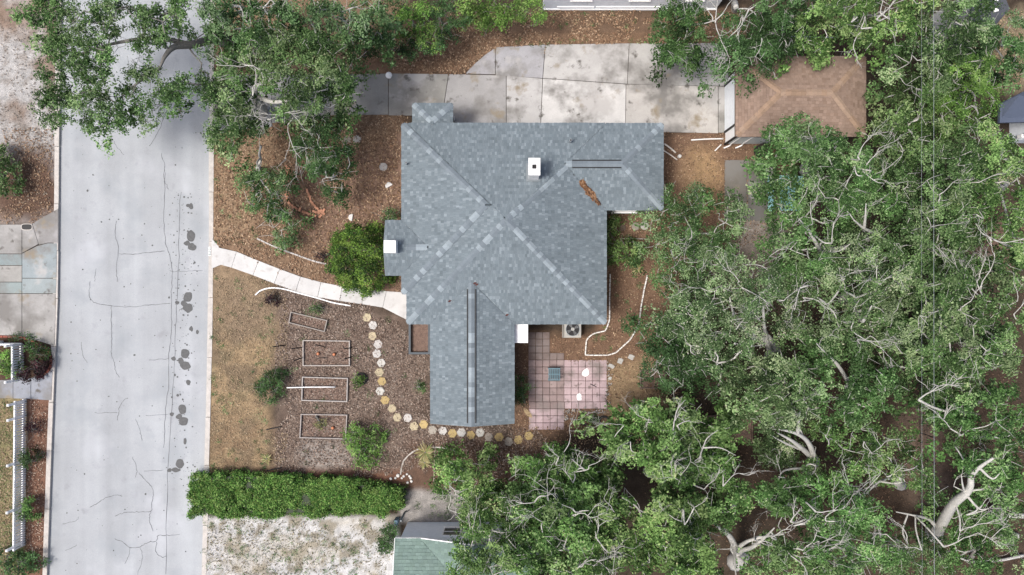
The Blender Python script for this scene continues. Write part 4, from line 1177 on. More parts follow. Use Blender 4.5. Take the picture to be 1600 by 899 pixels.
o = link('rubble', npmesh('rubble', np.vstack(Vs), np.vstack(Fs), np.vstack(Cs)), M['litter']); props(o, 'small grey rubble crumbling along the edge of the pink patio', 'rubble', kind='stuff')
# ---- brick edging in the front bed
be = thing('brick_edging', 478, 310, 'curved row of terracotta bricks edging the bed under the front tree', 'edging')
brk = bpy.data.meshes.new('brick'); mbk = MB().box(0, 0, 0, 0.075, 0.21, 0.10); brk = mbk.mesh('brick'); brk.materials.append(M['stone'])
lines = [[(446, 290), (448, 306), (452, 316), (460, 324), (472, 330), (486, 336), (498, 339)], [(480, 298), (484, 310), (490, 320), (498, 328), (508, 336)], [(449, 262), (452, 268), (450, 274), (447, 281), (444, 288)], [(500, 330), (506, 330), (510, 334)], [(492, 331), (498, 334), (503, 340)]]
bk = random.Random(5)
for ln in lines:
    p = catmull([P(a, b)[:2] for a, b in ln], 8); L = np.concatenate([[0], np.cumsum(np.linalg.norm(np.diff(p, axis=0), axis=1))])
    s_ = 0.0
    while s_ < L[-1]:
        x, y = np.interp(s_, L, p[:, 0]), np.interp(s_, L, p[:, 1]); x2, y2 = np.interp(s_ + 0.05, L, p[:, 0]), np.interp(s_ + 0.05, L, p[:, 1])
        o = bpy.data.objects.new('brick', brk); COL.objects.link(o); o.parent = be
        o.location = (x + bk.uniform(-.03, .03) - be.location.x, y + bk.uniform(-.03, .03) - be.location.y, bk.uniform(0.0, 0.012)); o.rotation_euler = (bk.uniform(-.06, .06), bk.uniform(-.06, .06), math.atan2(y2 - y, x2 - x) + bk.uniform(-0.35, 0.35) + (1.57 if bk.random() < 0.25 else 0))
        k_ = bk.uniform(0.75, 1.15); c = C(226, 166, 134); o.color = (c[0] * k_, c[1] * k_, c[2] * k_, 1)
        s_ += bk.uniform(0.15, 0.24)
# ---- white garden edging behind the house and other edgings
def edging(name, label, pts, h, th, color, seglen, m=None, z0=-0.03, smooth_=True):
    p = np.array([P(a, b)[:2] for a, b in pts]); root = empty(name, (*p[0], 0), label, 'edging')
    p = catmull(p, 4) if smooth_ else p; L = np.concatenate([[0], np.cumsum(np.linalg.norm(np.diff(p, axis=0), axis=1))])
    s_ = 0.0; r_ = random.Random(int(pts[0][0]))
    while s_ < L[-1] - 0.05:
        e = min(s_ + seglen, L[-1])
        a = np.array((np.interp(s_ + 0.012, L, p[:, 0]), np.interp(s_ + 0.012, L, p[:, 1]))); b = np.array((np.interp(e - 0.012, L, p[:, 0]), np.interp(e - 0.012, L, p[:, 1])))
        hh = h * r_.uniform(0.9, 1.1); k_ = r_.uniform(0.85, 1.08)
        MB().beam((*a, z0 + hh / 2), (*b, z0 + hh / 2), th, hh).build('edging_piece', m or M['obj'], root, color=tuple(q * k_ for q in color))
        s_ = e
    return root
edging('bed_edging', 'white edging bent around the empty bed between house and patio', [(953, 428), (952, 470), (952, 500), (946, 517), (927, 521), (916, 530), (914, 555), (950, 555), (962, 551), (985, 530), (998, 506), (1001, 480), (1006, 452), (1011, 430)], 0.16, 0.05, (0.72, 0.70, 0.66), 0.22, smooth_=False)
edging('stone_edging', 'pale stone edging along the bed above the front walk', [(402, 373), (430, 386), (462, 398), (490, 408), (511, 413)], 0.10, 0.07, C(216, 210, 204), 0.22)
edging('log_edging', 'grey curved edging around the spiky plant near the hedge end', [(626, 742), (628, 728), (632, 718), (645, 706), (662, 699), (682, 699), (704, 701), (718, 709)], 0.09, 0.06, C(206, 200, 190), 0.35)
t = Tubes(); t.add(catmull([P(a, b, 0.05) for a, b in [(399, 461), (408, 454), (424, 450), (444, 452), (466, 458), (496, 466), (520, 473), (548, 478)]], 5), 0.035, 8)
props(t.build('white_pipe', M['white'], color=None), 'curved white pipe lying along the lower side of the front walk', 'pipe')
t = Tubes(); t.add(catmull([P(680, 700, .05), P(679, 725, .05), P(678, 755, .05)], 3), 0.03, 6); props(t.build('pole', M['wood_pale'], color=C(190, 176, 160)), 'thin pale pole lying beside the spiky plant', 'pole')
# ---- pipes and boards between house and garage
for (a, b, r, lab, nm, c) in [((1080, 219), (1130, 217), 0.035, 'long white pipe lying below the garage driveway corner', 'pipe', (0.7, 0.7, 0.68)), ((1117, 236), (1127, 226), 0.03, 'short white pipe leaning beside the garage corner post', 'pipe', (0.7, 0.7, 0.68)),
                              ((1038, 225), (1056, 239), 0.04, 'upper white pole lying by the right wing of the house', 'pole', (0.66, 0.62, 0.56)), ((1036, 235), (1058, 250), 0.03, 'lower white pole lying by the right wing of the house', 'pole', (0.66, 0.62, 0.56)),
                              ((972, 373), (1013, 374), 0.03, 'grey pole lying behind the right wing near round stones', 'pole', (0.36, 0.32, 0.28))]:
    stick(a, b, r + 0.02, r + 0.03, r, M['obj'], lab, nm, nm, color=c)
disc('white_lump', 1061, 245, 0.09, 0.16, 'small white lump at the end of the white poles', 'rock', (240, 238, 232), seed=41)
bx_ = P(1187, 237)
bar = empty('barrel', (bx_[0], bx_[1], 0), 'dark open barrel standing below the garage wall', 'barrel')
mb = MB(); mb.ring(bx_[0], bx_[1], 0, 0.55, 0.30, 0.275, n=22); mb.build('side', M['rubber'], bar); MB().cyl(bx_[0], bx_[1], 0.05, 0.35, 0.272, n=22).build('contents', M['obj'], bar, color=(0.045, 0.03, 0.028))
# ---- black tyre rings used as planters
def tyre(px, py, ro, label, a0=0.0, a1=2 * math.pi, tilt=0):
    w = P(px, py); v, f = [], []
    n, k = 26, 8
    full = abs(a1 - a0 - 2 * math.pi) < 1e-6
    ring = catmull([(w[0] + ro * math.cos(a0 + (a1 - a0) * i / 12), w[1] + ro * math.sin(a0 + (a1 - a0) * i / 12), 0.08) for i in range(13)], 3)
    t = Tubes(); t.add(ring, 0.055, 8)
    return props(t.build('tyre_ring', M['rubber']), label, 'planter ring', 'black ring planters')
tyre(912, 655, 0.25, 'black curved ring edging left of the fern below the patio', math.radians(70), math.radians(300))
tyre(944, 659, 0.25, 'black curved ring edging right of the fern below the patio', math.radians(20), math.radians(320))
tyre(565, 592, 0.26, 'black ring planter beside the bed with the white pipe', math.radians(-150), math.radians(130))
# ---- air conditioner
w = P(894, 514, 0.4)
ac = empty('air_conditioner', (w[0], w[1], 0), 'white air conditioning unit with round fan behind the house', 'air conditioner')
MB().box(w[0], w[1], -0.03, 0.06, 0.92, 0.92).build('pad', M['concrete'], ac, color=C(170, 166, 160))
MB().box(w[0], w[1], 0.06, 0.70, 0.80, 0.80).build('housing', M['obj'], ac, color=C(198, 196, 188))
MB().cyl(w[0], w[1], 0.70, 0.704, 0.32, n=28).build('fan_well', M['black'], ac)
MB().ring(w[0], w[1], 0.70, 0.73, 0.345, 0.315, n=28).build('rim', M['metal'], ac)
for k in range(4):
    t = k * math.pi / 2 + 0.5
    mb = MB(); mb.add([(w[0] + r * math.cos(t + o_), w[1] + r * math.sin(t + o_), z) for r, o_, z in ((0.08, -0.3, .715), (0.29, -0.28, .725), (0.29, 0.3, .712), (0.08, 0.35, .708))], [(0, 1, 2, 3), (3, 2, 1, 0)])
    mb.build('fan_blade', M['obj'], ac, color=C(120, 122, 124))
MB().cyl(w[0], w[1], 0.705, 0.74, 0.08, n=16).build('fan_hub', M['obj'], ac, color=C(206, 206, 202))
mb = MB()
for k in range(7): mb.box(w[0] + (k - 3) * 0.09, w[1], 0.742, 0.747, 0.008, 0.6)
mb.build('guard', M['black'], ac)
# ---- slatted metal rack on the patio
w = P(866, 585, 0.5)
tb_ = empty('patio_table', (w[0], w[1], 0), 'small blue-grey slatted metal table on the pink patio', 'table')
gc = C(120, 152, 164); gc2 = C(96, 124, 136)
zt_ = 0.5; W2, D2 = 0.54, 0.60
for dx, dy in ((-1, -1), (1, -1), (1, 1), (-1, 1)): MB().box(w[0] + dx * (W2 / 2 - .02), w[1] + dy * (D2 / 2 - .02), 0.028, zt_ - 0.02, 0.035, 0.035).build('leg', M['obj'], tb_, color=gc2)
for s_ in (-1, 0, 1): MB().box(w[0], w[1] + s_ * (D2 / 2 - .025), zt_ - 0.02, zt_ + 0.012, W2 + 0.04, 0.05).build('rail', M['obj'], tb_, color=gc)
for k in range(7): MB().box(w[0] + (k - 3) * 0.085, w[1], zt_ + 0.014, zt_ + 0.03, 0.04, D2).build('slat', M['obj'], tb_, color=gc)
MB().box(w[0], w[1], 0.18, 0.20, W2 - .08, D2 - .08).build('shelf', M['obj'], tb_, color=C(104, 108, 112))
# dark stick on the patio
t = Tubes(); t.add(catmull([P(922, 600, .05), P(926, 602, .06), P(932, 605, .05)], 3), 0.016, 5); t.add(catmull([P(928, 603, .05), P(931, 600, .06)], 3), 0.01, 5)
props(t.build('twig', M['dark']), 'dark twig lying on the right side of the pink patio', 'twig')
# ---- utility lids
w = P(43, 355); lidr = empty('utility_cover', (w[0], w[1], 0), 'black oval utility cover in the driveway across the street', 'cover')
mb = MB(); pts = [(w[0] + 0.24 * math.copysign(abs(math.cos(t)) ** 0.6, math.cos(t)), w[1] + 0.13 * math.copysign(abs(math.sin(t)) ** 0.6, math.sin(t))) for t in [2 * math.pi * i / 24 for i in range(24)]]
mb.prism([(w[0] + (x - w[0]) * 1.18, w[1] + (y - w[1]) * 1.25) for x, y in pts], 0.0, 0.055).build('rim', M['kerb'], lidr); MB().prism(pts, 0.0, 0.068).build('lid', M['black'], lidr)
w = P(342, 129); ub = empty('utility_cover', (w[0], w[1], 0), 'square brown lid in a concrete collar at the driveway entrance', 'cover')
MB().box(w[0], w[1], -0.02, 0.055, 0.62, 0.66).build('collar', M['concrete'], ub, color=C(205, 203, 200)); MB().box(w[0], w[1] , 0.0, 0.072, 0.38, 0.40).build('lid', M['obj'], ub, color=C(104, 92, 76))
w = P(328, 393); gr_ = empty('kerb_inlet', (w[0], w[1], 0), 'small green striped grate at the street end of the front walk', 'grate')
MB().box(w[0], w[1], 0.0, 0.045, 0.1, 0.42).build('frame', M['white'], gr_)
for k in range(5): MB().box(w[0], w[1] - 0.16 + 0.08 * k, 0.03, 0.052, 0.08, 0.035).build('bar', M['obj'], gr_, color=C(60, 110, 90))
# ---- dry frond on the roof
fr = empty('dry_frond', P(922, 298, 3.6), 'brown dry frond lying on the blue-grey roof', 'branch')
frg = np.random.default_rng(12); Vs, n0 = [], 0
ctrl = catmull([P(909, 283, 3.4), P(914, 288, 3.4), P(920, 297, 3.4), P(928, 304, 3.4), P(937, 316, 3.4)], 12)
fV, fC = [], []
for k in range(260):
    i = frg.integers(0, len(ctrl)); c = ctrl[i].copy(); wd = 0.045 * math.sin(math.pi * (i + 4) / (len(ctrl) + 6)) + 0.02
    c[:2] += frg.normal(0, wd, 2); c[2] = float(hr.height(c[0], c[1])) + 0.035 + frg.uniform(0, 0.05)
    a = -0.95 + frg.normal(0, 0.5); L, W = frg.uniform(0.06, 0.16), frg.uniform(0.02, 0.045)
    tt = np.array((math.cos(a), math.sin(a), frg.normal(0, .15))); bb = np.array((-math.sin(a), math.cos(a), frg.normal(0, .3)))
    fV += [c - tt * L, c - bb * W, c + tt * L, c + bb * W]
    cc_ = np.array(C(*[(146, 108, 78), (122, 86, 60), (170, 136, 104), (98, 70, 52)][frg.integers(0, 4)])); fC += [cc_] * 4
link('leaves', npmesh('leaves', np.array(fV), np.arange(len(fV)).reshape(-1, 4), np.array(fC)), M['litter'], fr)['kind'] = 'stuff'
sp = ctrl.copy(); sp[:, 2] = [float(hr.height(p[0], p[1])) + 0.04 for p in sp]
t = Tubes(); t.add(sp, np.linspace(0.03, 0.012, len(sp)), 6); t.build('stem', M['obj'], fr, color=C(150, 104, 70))
for (a, b, lab) in [(742, 443, 'dark red leaf scrap on the roof at the top of the front ridge vent'), (745, 445, 'second dark red leaf scrap beside the front ridge vent'), (702, 471, 'small dark red leaf scrap left of the front ridge vent'), (792, 493, 'dark leaf scrap on the roof above the door canopy')]:
    q = P(a, b, 3.3); z = float(hr.height(q[0], q[1])) + 0.04
    mb = MB(); mb.add([(q[0] - .08, q[1] - .03, z), (q[0], q[1] - .05, z + .03), (q[0] + .09, q[1] + .04, z), (q[0] - .02, q[1] + .05, z + .02)], [(0, 1, 2, 3)])
    props(mb.build('leaf_scrap', M['obj'], color=C(104, 66, 62)), lab, 'leaf', 'leaf scraps on the roof')
# stone shaped like a leaf by the patio
w = P(825, 645); o = MB().prism([(w[0] - .22, w[1] + .2), (w[0] - .05, w[1] + .18), (w[0] + .16, w[1] - .05), (w[0] + .2, w[1] - .24), (w[0] + .02, w[1] - .2), (w[0] - .17, w[1] + .02)], 0, 0.04).build('palm_husk', M['obj'], color=C(188, 164, 124)); props(o, 'tan dry palm husk at the lower left corner of the patio', 'husk')
# ---- picket fences
def picket_fence(name, label, a, b, n, posts, hgt=0.85, posth=1.1):
    a, b = np.array(a), np.array(b); root = empty(name, (a[0], a[1], 0), label, 'fence')
    d = (b - a) / np.linalg.norm(b - a); L = np.linalg.norm(b - a); nn = np.array((-d[1], d[0])); ang = math.atan2(d[1], d[0])
    pm = MB(); w_, t_ = 0.075, 0.024
    pm.add([(-w_ / 2, -t_ / 2, .04), (w_ / 2, -t_ / 2, .04), (w_ / 2, -t_ / 2, hgt - .05), (0, -t_ / 2, hgt), (-w_ / 2, -t_ / 2, hgt - .05), (-w_ / 2, t_ / 2, .04), (w_ / 2, t_ / 2, .04), (w_ / 2, t_ / 2, hgt - .05), (0, t_ / 2, hgt), (-w_ / 2, t_ / 2, hgt - .05)],
           [(0, 1, 2, 3, 4), (9, 8, 7, 6, 5), (0, 5, 6, 1), (1, 6, 7, 2), (2, 7, 8, 3), (3, 8, 9, 4), (4, 9, 5, 0)])
    me = pm.mesh('picket'); me.materials.append(M['white']); r_ = random.Random(n)
    for k in range(n):
        o = bpy.data.objects.new('picket', me); COL.objects.link(o); o.parent = root
        p = d * L * (k + 0.5) / n
        o.location = (p[0], p[1], r_.uniform(-.012, .012)); o.rotation_euler = (r_.uniform(-.015, .015), r_.uniform(-.015, .015), ang)
    for z in (0.18, hgt - 0.12):
        c0, c1 = a + nn * -0.04, b + nn * -0.04
        MB().beam((*c0, z), (*c1, z), 0.07, 0.10).build('rail', M['white'], root)
    for s_ in posts:
        p = a + d * L * s_ - nn * 0.12
        po = MB().box(p[0], p[1], -0.05, posth, 0.10, 0.10, ang).build('post', M['white'], root)
        MB().box(p[0], p[1], posth, posth + 0.05, 0.12, 0.12, ang, 0.3).build('post_cap', M['white'], po)
    return root
picket_fence('picket_fence', 'long white picket fence along the lawn across the street', P(42, 623)[:2], P(40, 852)[:2], 62, [0.02, 0.12, 0.42, 0.73, 0.98])
picket_fence('picket_fence', 'short white picket fence in the brick-edged planting bed', P(38, 537)[:2], P(38, 594)[:2], 15, [0.02, 0.98])
picket_fence('picket_fence', 'white picket fence return at the upper side of the planting bed', P(38, 538)[:2], P(-30, 538)[:2], 18, [0.5])
# red brick edging of the planting bed
be2 = thing('brick_border', 70, 545, 'red brick border around the planting bed across the street', 'edging')
p = catmull([P(a, b)[:2] for a, b in [(-20, 527), (10, 526), (38, 528), (56, 536), (74, 545), (80, 556), (80, 572), (74, 582), (62, 590)]], 8); L = np.concatenate([[0], np.cumsum(np.linalg.norm(np.diff(p, axis=0), axis=1))])
s_ = 0
while s_ < L[-1]:
    x, y = np.interp(s_, L, p[:, 0]), np.interp(s_, L, p[:, 1]); x2, y2 = np.interp(s_ + .05, L, p[:, 0]), np.interp(s_ + .05, L, p[:, 1])
    o = bpy.data.objects.new('brick', brk); COL.objects.link(o); o.parent = be2
    o.location = (x - be2.location.x, y - be2.location.y, 0.01); o.rotation_euler = (0, 0, math.atan2(y2 - y, x2 - x) + bk.uniform(-.12, .12)); k_ = bk.uniform(.6, 1.0); c = C(184, 112, 96); o.color = (c[0] * k_, c[1] * k_, c[2] * k_, 1)
    s_ += 0.235
# ---- turquoise table half hidden below the trees
w = P(1222, 305); tq = empty('turquoise_table', (w[0], w[1], 0), 'pale turquoise slatted picnic table glimpsed beneath the oak', 'table')
tc = (0.36, 0.66, 0.68)
for k in range(5): MB().box(w[0] - 0.34 + 0.17 * k, w[1], 0.70, 0.74, 0.15, 1.7).build('slat', M['obj'], tq, color=tc)
for s_ in (-1, 1):
    MB().box(w[0] + s_ * 0.72, w[1], 0.42, 0.46, 0.26, 1.7).build('bench', M['obj'], tq, color=tc)
    for e in (-1, 1): MB().beam((w[0] + s_ * 0.62, w[1] + e * .6, 0.0), (w[0] + s_ * 0.2, w[1] + e * .6, 0.70), 0.06, 0.08).build('leg', M['obj'], tq, color=tc)
for e in (-1, 1): MB().box(w[0], w[1] + e * .6, 0.36, 0.42, 1.7, 0.06).build('brace', M['obj'], tq, color=tc)
# ---- overhead wires along the right side
for (x, z, r, lab) in [(1459, 7.6, 0.0065, 'thick pale overhead wire running down the right side'), (1440, 7.2, 0.004, 'thin overhead wire left of the thick one')]:
    t = Tubes(); t.add(catmull([P(x - 1, -500, z + .6), P(x, 100, z), P(x, 400, z - .1), P(x + 1, 900, z), P(x + 3, 1400, z + .6)], 8), r, 6)
    props(t.build('overhead_wire', M['metal']), lab, 'wire', 'overhead wires')
# ---- chain-link fence posts at the right boundary, rail above garage
fn = thing('wire_fence', 1437, 720, 'thin grey wire fence standing on bare earth right of the lot', 'fence')
f0, f1 = P(1432, 560)[:2], P(1436, 790)[:2]
for k in range(7):
    p = f0 + (f1 - f0) * k / 6; MB().cyl(p[0], p[1], -0.05, 1.35, 0.025, n=8).build('post', M['dark'], fn)
for z in (0.2, 0.75, 1.3): MB().beam((*f0, z), (*f1, z), 0.012, 0.012).build('wire', M['dark'], fn)
rf_ = thing('rail_fence', 1265, 60, 'low grey metal rail fence behind the garage beneath the trees', 'fence')
MB().beam(P(1227, 57, 1.0), P(1302, 59, 1.0), 0.05, 0.05).build('rail', M['metal'], rf_)
for a in (1229, 1265, 1300):
    w = P(a, 58, 1.0); MB().cyl(w[0], w[1], -0.05, 0.975, 0.025, n=8).build('post', M['metal'], rf_)
# post at the hedge end and the green stick
w = P(633, 800); props(MB().box(w[0], w[1], -0.02, 1.3, 0.07, 0.07).build('fence_post', M['trim']), 'grey post at the right end of the hedge', 'post')
w = P(621, 812); props(MB().box(w[0], w[1], -0.02, 0.5, 0.16, 0.25).build('meter_case', M['obj'], color=C(130, 160, 180)), 'small blue-grey case at the corner of the green-roofed house', 'box')
# ================================================================ VEGETATION
def unit(v): return v / (np.linalg.norm(v, axis=-1, keepdims=True) + 1e-9)
def leaf_arrays(c, nrm, L, W, r, up=0.12):
    n = len(c)
    t = unit(np.cross(nrm, r.normal(0, 1, (n, 3)))); b = np.cross(nrm, t)
    L = L[:, None]; W = W[:, None]
    return np.stack([c - t * L / 2, c + b * W / 2 + nrm * (up * L), c + t * L / 2 - nrm * (up * 0.6 * L), c - b * W / 2 + nrm * (up * L)], 1).reshape(-1, 3)

NLEAF = 0
LP = {  # leaf palettes: base colours (linear)
    'oak':   [(88, 124, 64), (70, 104, 50), (114, 148, 86), (58, 88, 42), (142, 168, 112)],
    'grey':  [(98, 128, 76), (78, 108, 60), (130, 158, 104), (60, 88, 48), (164, 184, 138)],
    'lush':  [(94, 138, 54), (76, 116, 44), (122, 164, 76), (62, 98, 38), (150, 184, 100)],
    'lime':  [(112, 152, 56), (92, 132, 48), (142, 176, 84), (76, 112, 40)],
    'dark':  [(62, 94, 46), (50, 78, 38), (80, 114, 60), (98, 132, 76)],
}
def palette(kind, k=0.92):
    p = np.array([C(*c, k) for c in LP[kind]]); g = p.mean(1, keepdims=True)
    return g + (p - g) * (0.76 if kind == 'lush' else 0.84)

def sprays(r, centres, R, n_leaf, size, pal, flat=0.6, sprig=0.085, sub=15, tone=0.26, aspect=0.5, upb=0.75):
    """leaf faces in small sprigs around clump centres"""
    m = len(centres)
    tn = 1 + r.normal(0, tone, (m, 1)).clip(-0.45, 0.5)
    hue = r.integers(0, len(pal), m)
    d = unit(r.normal(0, 1, (m, sub, 3))); d[..., 2] = np.abs(d[..., 2]) * 0.95 - 0.25
    rad = R[:, None, None] * (r.random((m, sub, 1)) ** 0.5)
    sc = centres[:, None, :] + d * rad * np.array((1, 1, flat))
    per = max(1, int(n_leaf / sub))
    lc = sc[:, :, None, :] + r.normal(0, sprig, (m, sub, per, 3)) * np.array((1, 1, 0.6))
    out = (d[:, :, None, :] * 0.5 + np.array((0, 0, upb)) + r.normal(0, 0.42, (m, sub, per, 3)))
    nrm = unit(out).reshape(-1, 3); lc = lc.reshape(-1, 3)
    N = len(lc)
    L = size * r.uniform(0.65, 1.3, N); W = L * aspect * r.uniform(0.75, 1.2, N)
    V = leaf_arrays(lc, nrm, L, W, r)
    pick = np.where(r.random((m, sub, per)) < 0.55, hue[:, None, None], r.integers(0, len(pal), (m, sub, per)))
    sprt = 1 + r.normal(0, 0.12, (m, sub, 1, 1))
    col = pal[pick] * tn[:, :, None, None] * sprt
    col = col.reshape(-1, 3) * r.uniform(0.8, 1.2, (N, 1))
    return V, np.repeat(np.clip(col, 0.008, 0.5), 4, 0)

def fork(tb, r, p, d, L, rad, depth, k=5):
    n = 5; pts = [p]; cur = p.copy(); dd = d / np.linalg.norm(d)
    for i in range(n):
        dd = unit(dd + r.normal(0, 0.20, 3) * np.array((1, 1, 0.6))); cur = cur + dd * L / n; pts.append(cur.copy())
    rr = np.linspace(rad, rad * (0.55 if depth else 0.35), n + 1)
    tb.add(pts, rr, k)
    if depth:
        for c in range(r.integers(2, 4)):
            i = r.integers(2, n + 1)
            nd = unit(dd + r.normal(0, 0.62, 3) * np.array((1, 1, 0.55)))
            fork(tb, r, pts[i], nd, L * r.uniform(0.5, 0.8), rad * 0.6, depth - 1, 4)

def tree(label, base, top, ells, pal='oak', limbs=(), bare=(), seed=1, spacing=0.46, leafn=400, size=0.105, R=0.5, name='oak_tree', group='trees around the lot', bark='bark', tr=0.2, zj=0.4, dome=1.7, cat='tree', gap=0.0, twigs=2, skip=0.07, flat=0.6, r0=0.011, grow_=1.04, under=0.85):
    """base/top: (px,py,z) of the trunk; ells: (px,py,rx,ry,z) foliage masses as the photograph shows them"""
    r = np.random.default_rng(seed)
    tp_ = np.random.default_rng(seed + 999); size = size * tp_.uniform(0.8, 1.08)
    pal_ = palette(pal) * tp_.uniform(0.86, 1.12) * np.array((tp_.uniform(0.9, 1.03), 1.0, tp_.uniform(0.9, 1.05)))
    b3 = P(*base); b3[2] = 0.0
    root = empty(name, tuple(b3), label, cat, group)
    nodes, par, minr = [], [], []
    def chain(pts, start, rads):
        prev = start
        for p, q in zip(pts, rads):
            nodes.append(np.array(p)); par.append(prev); minr.append(q); prev = len(nodes) - 1
        return prev
    t3 = P(*top)
    mid = (b3 + t3) / 2 + np.array((*r.normal(0, 0.18, 2), 0))
    low = b3.copy(); low[2] = -0.15
    tp = catmull([low, mid, t3], 5)
    chain(tp, -1, np.linspace(tr * 1.35, tr * 0.8, len(tp)))
    paths = [list(range(len(nodes)))]
    for lm, lr in limbs:
        pts = catmull([P(*q) for q in lm], 5)
        A = np.array(nodes); st = int(np.argmin(np.linalg.norm(A - pts[0], axis=1)))
        n0 = len(nodes)
        g = np.linalg.norm(A[st] - pts[0])
        if g > 0.15:
            pre = catmull([A[st], (A[st] + pts[0]) / 2 + r.normal(0, 0.1, 3), pts[0]], 3)[1:-1]
            pts = np.vstack([pre, pts])
        chain(pts, st, np.linspace(lr, lr * 0.2, len(pts)))
        paths.append([st] + list(range(n0, len(nodes))))
    cl = []
    for (ex, ey, rx, ry, z) in ells:
        k = (HC - z) / HC / SC
        c = P(ex, ey, z); ax, ay = rx * k * grow_, ry * k * grow_
        cand = r.uniform(-1, 1, (int(60 + ax * ay * 90), 2)); cand = cand[(cand ** 2).sum(1) < 1]
        for q in cand:
            rr_ = math.hypot(*q)
            p = np.array((c[0] + q[0] * ax, c[1] + q[1] * ay, z + dome * (0.5 - rr_ ** 2) + r.uniform(-zj, zj)))
            if all(abs(p[0] - o[0]) > spacing or abs(p[1] - o[1]) > spacing or (p[0] - o[0]) ** 2 + (p[1] - o[1]) ** 2 > spacing ** 2 for o in cl):
                cl.append(p)
    cl = np.array(cl)
    if gap > 0:
        keep = fbm(cl[:, 0] * 0.8 + seed, cl[:, 1] * 0.8, 2) > gap * 0.68
        cl = cl[keep]
    cl = cl[np.argsort(np.linalg.norm(cl - t3, axis=1))]
    tips = []
    for c in cl:
        A = np.array(nodes)
        dv = c - A
        cost = np.linalg.norm(dv, axis=1) + 0.8 * np.maximum(0, A[:, 2] - c[2] + 0.1) + np.where(A[:, 2] < t3[2] * 0.55, 3.0, 0)
        st = int(np.argmin(cost)); a = A[st]
        Ld = np.linalg.norm(c - a); n = max(2, min(6, int(Ld / 0.35) + 1))
        u = np.linspace(0, 1, n + 1)[1:, None]
        pts = a + (c - a) * u
        pts[:, 2] += np.sin(u[:, 0] * math.pi) * Ld * r.uniform(-0.10, 0.16)
        pts[:-1] += r.normal(0, 0.075 * min(Ld, 1.4), (n - 1 if n > 1 else 0, 3)) if n > 1 else 0
        n0 = len(nodes); chain(pts, st, [0.0] * n); paths.append([st] + list(range(n0, len(nodes)))); tips.append(len(nodes) - 1)
    cnt = np.zeros(len(nodes)); cnt[tips] = 1
    for i in range(len(nodes) - 1, -1, -1):
        if par[i] >= 0: cnt[par[i]] += cnt[i]
    rad = np.maximum(np.array(minr), r0 * np.maximum(cnt, 0.6) ** 0.47)
    rad = np.minimum(rad, tr * 1.4)
    A = np.array(nodes)
    tb = Tubes()
    for k, ph in enumerate(paths):
        pts = A[ph]; rr = rad[ph].copy()
        if k > 0: rr[0] = min(rr[0], rr[1] * 1.25)
        k_ = 9 if rr.max() > 0.1 else 6 if rr.max() > 0.04 else 5
        if len(pts) > 2 and k > 0:
            sm = catmull(pts, 2); rr = np.interp(np.linspace(0, 1, len(sm)), np.linspace(0, 1, len(rr)), rr); pts = sm
        tb.add(pts, rr, k_)
    # twigs through the clumps; some reach out bare
    for c in cl:
        for _ in range(twigs):
            d = unit(r.normal(0, 1, 3)); d[2] = abs(d[2]) * 0.6 + 0.05
            pts = [c, c + d * 0.25 + r.normal(0, 0.05, 3), c + d * r.uniform(0.4, 0.72) + r.normal(0, 0.08, 3)]
            tb.add(pts, [0.012, 0.009, 0.005], 4)
    for (bx, by, bz, ang, L, rd) in bare:
        bz = bz - 0.32; rd = rd * 0.62; L = L * 0.95
        p = P(bx, by, bz); a = math.radians(ang)
        A2 = A[np.argmin(np.linalg.norm(A - p, axis=1))]
        tb.add(catmull([A2, (A2 + p) / 2 + r.normal(0, 0.12, 3), p], 4), [rd * 1.3] * 9, 6)
        fork(tb, r, p, np.array((math.cos(a), math.sin(a), 0.22)), L, rd, 3)
    tb.build('trunk', M[bark], root)
    lf = cl[r.random(len(cl)) > skip]
    Rr = R * r.uniform(0.75, 1.3, len(lf))
    if under > 0 and len(lf):
        un = lf[r.random(len(lf)) < under] + np.array((0, 0, -1.5)) 
        un[:, :2] += r.normal(0, 0.35, (len(un), 2)); un[:, 2] = np.maximum(un[:, 2], 0.5)
        V2, C2 = sprays(r, un, np.full(len(un), R * 1.15), leafn * 0.38, size * 1.4, pal_, flat=flat)
    V, Cc = sprays(r, lf, Rr, leafn, size, pal_, flat=flat)
    if under > 0 and len(lf): V = np.vstack([V, V2]); Cc = np.vstack([Cc, C2])
    cr = link('crown', npmesh('crown', V, np.arange(len(V)).reshape(-1, 4), Cc), M['leaf'], root)
    cr['kind'] = 'stuff'
    global NLEAF
    NLEAF += len(V) // 4
    return root

# ---------------------------------------------------------------- trees (positions as the photograph shows them, with their own heights)
tree('oak arching over the street with a thick curved dark limb', (348, 62), (335, 60, 3.6),
     [(70, 30, 38, 34, 6), (120, 60, 46, 40, 6.2), (170, 35, 50, 36, 6.4), (222, 35, 40, 28, 6.4), (290, 15, 40, 18, 6.2), (105, 115, 40, 32, 5.8), (160, 110, 46, 34, 6.1), (203, 120, 32, 28, 6.0), (90, 165, 26, 30, 5.4), (135, 165, 30, 28, 5.3), (190, 172, 30, 26, 5.3), (240, 162, 24, 18, 5.2), (285, 148, 24, 24, 5.4), (318, 135, 10, 18, 5.4), (60, 5, 30, 20, 5.8)],
     'oak', under=0.3, limbs=[([(335, 60, 3.6), (300, 70, 4.6), (272, 74, 5.2), (258, 88, 5.4), (250, 106, 5.5)], 0.20), ([(300, 70, 4.6), (240, 60, 5.4), (170, 70, 5.6), (110, 90, 5.5)], 0.12), ([(250, 106, 5.5), (215, 130, 5.3), (180, 160, 5.0)], 0.09)],
     seed=1, spacing=0.46, gap=0.28, leafn=400, bark='bark_dark', tr=0.28, bare=[(235, 100, 5.9, 200, 0.9, .018), (85, 155, 5.6, 200, 0.8, .015)])
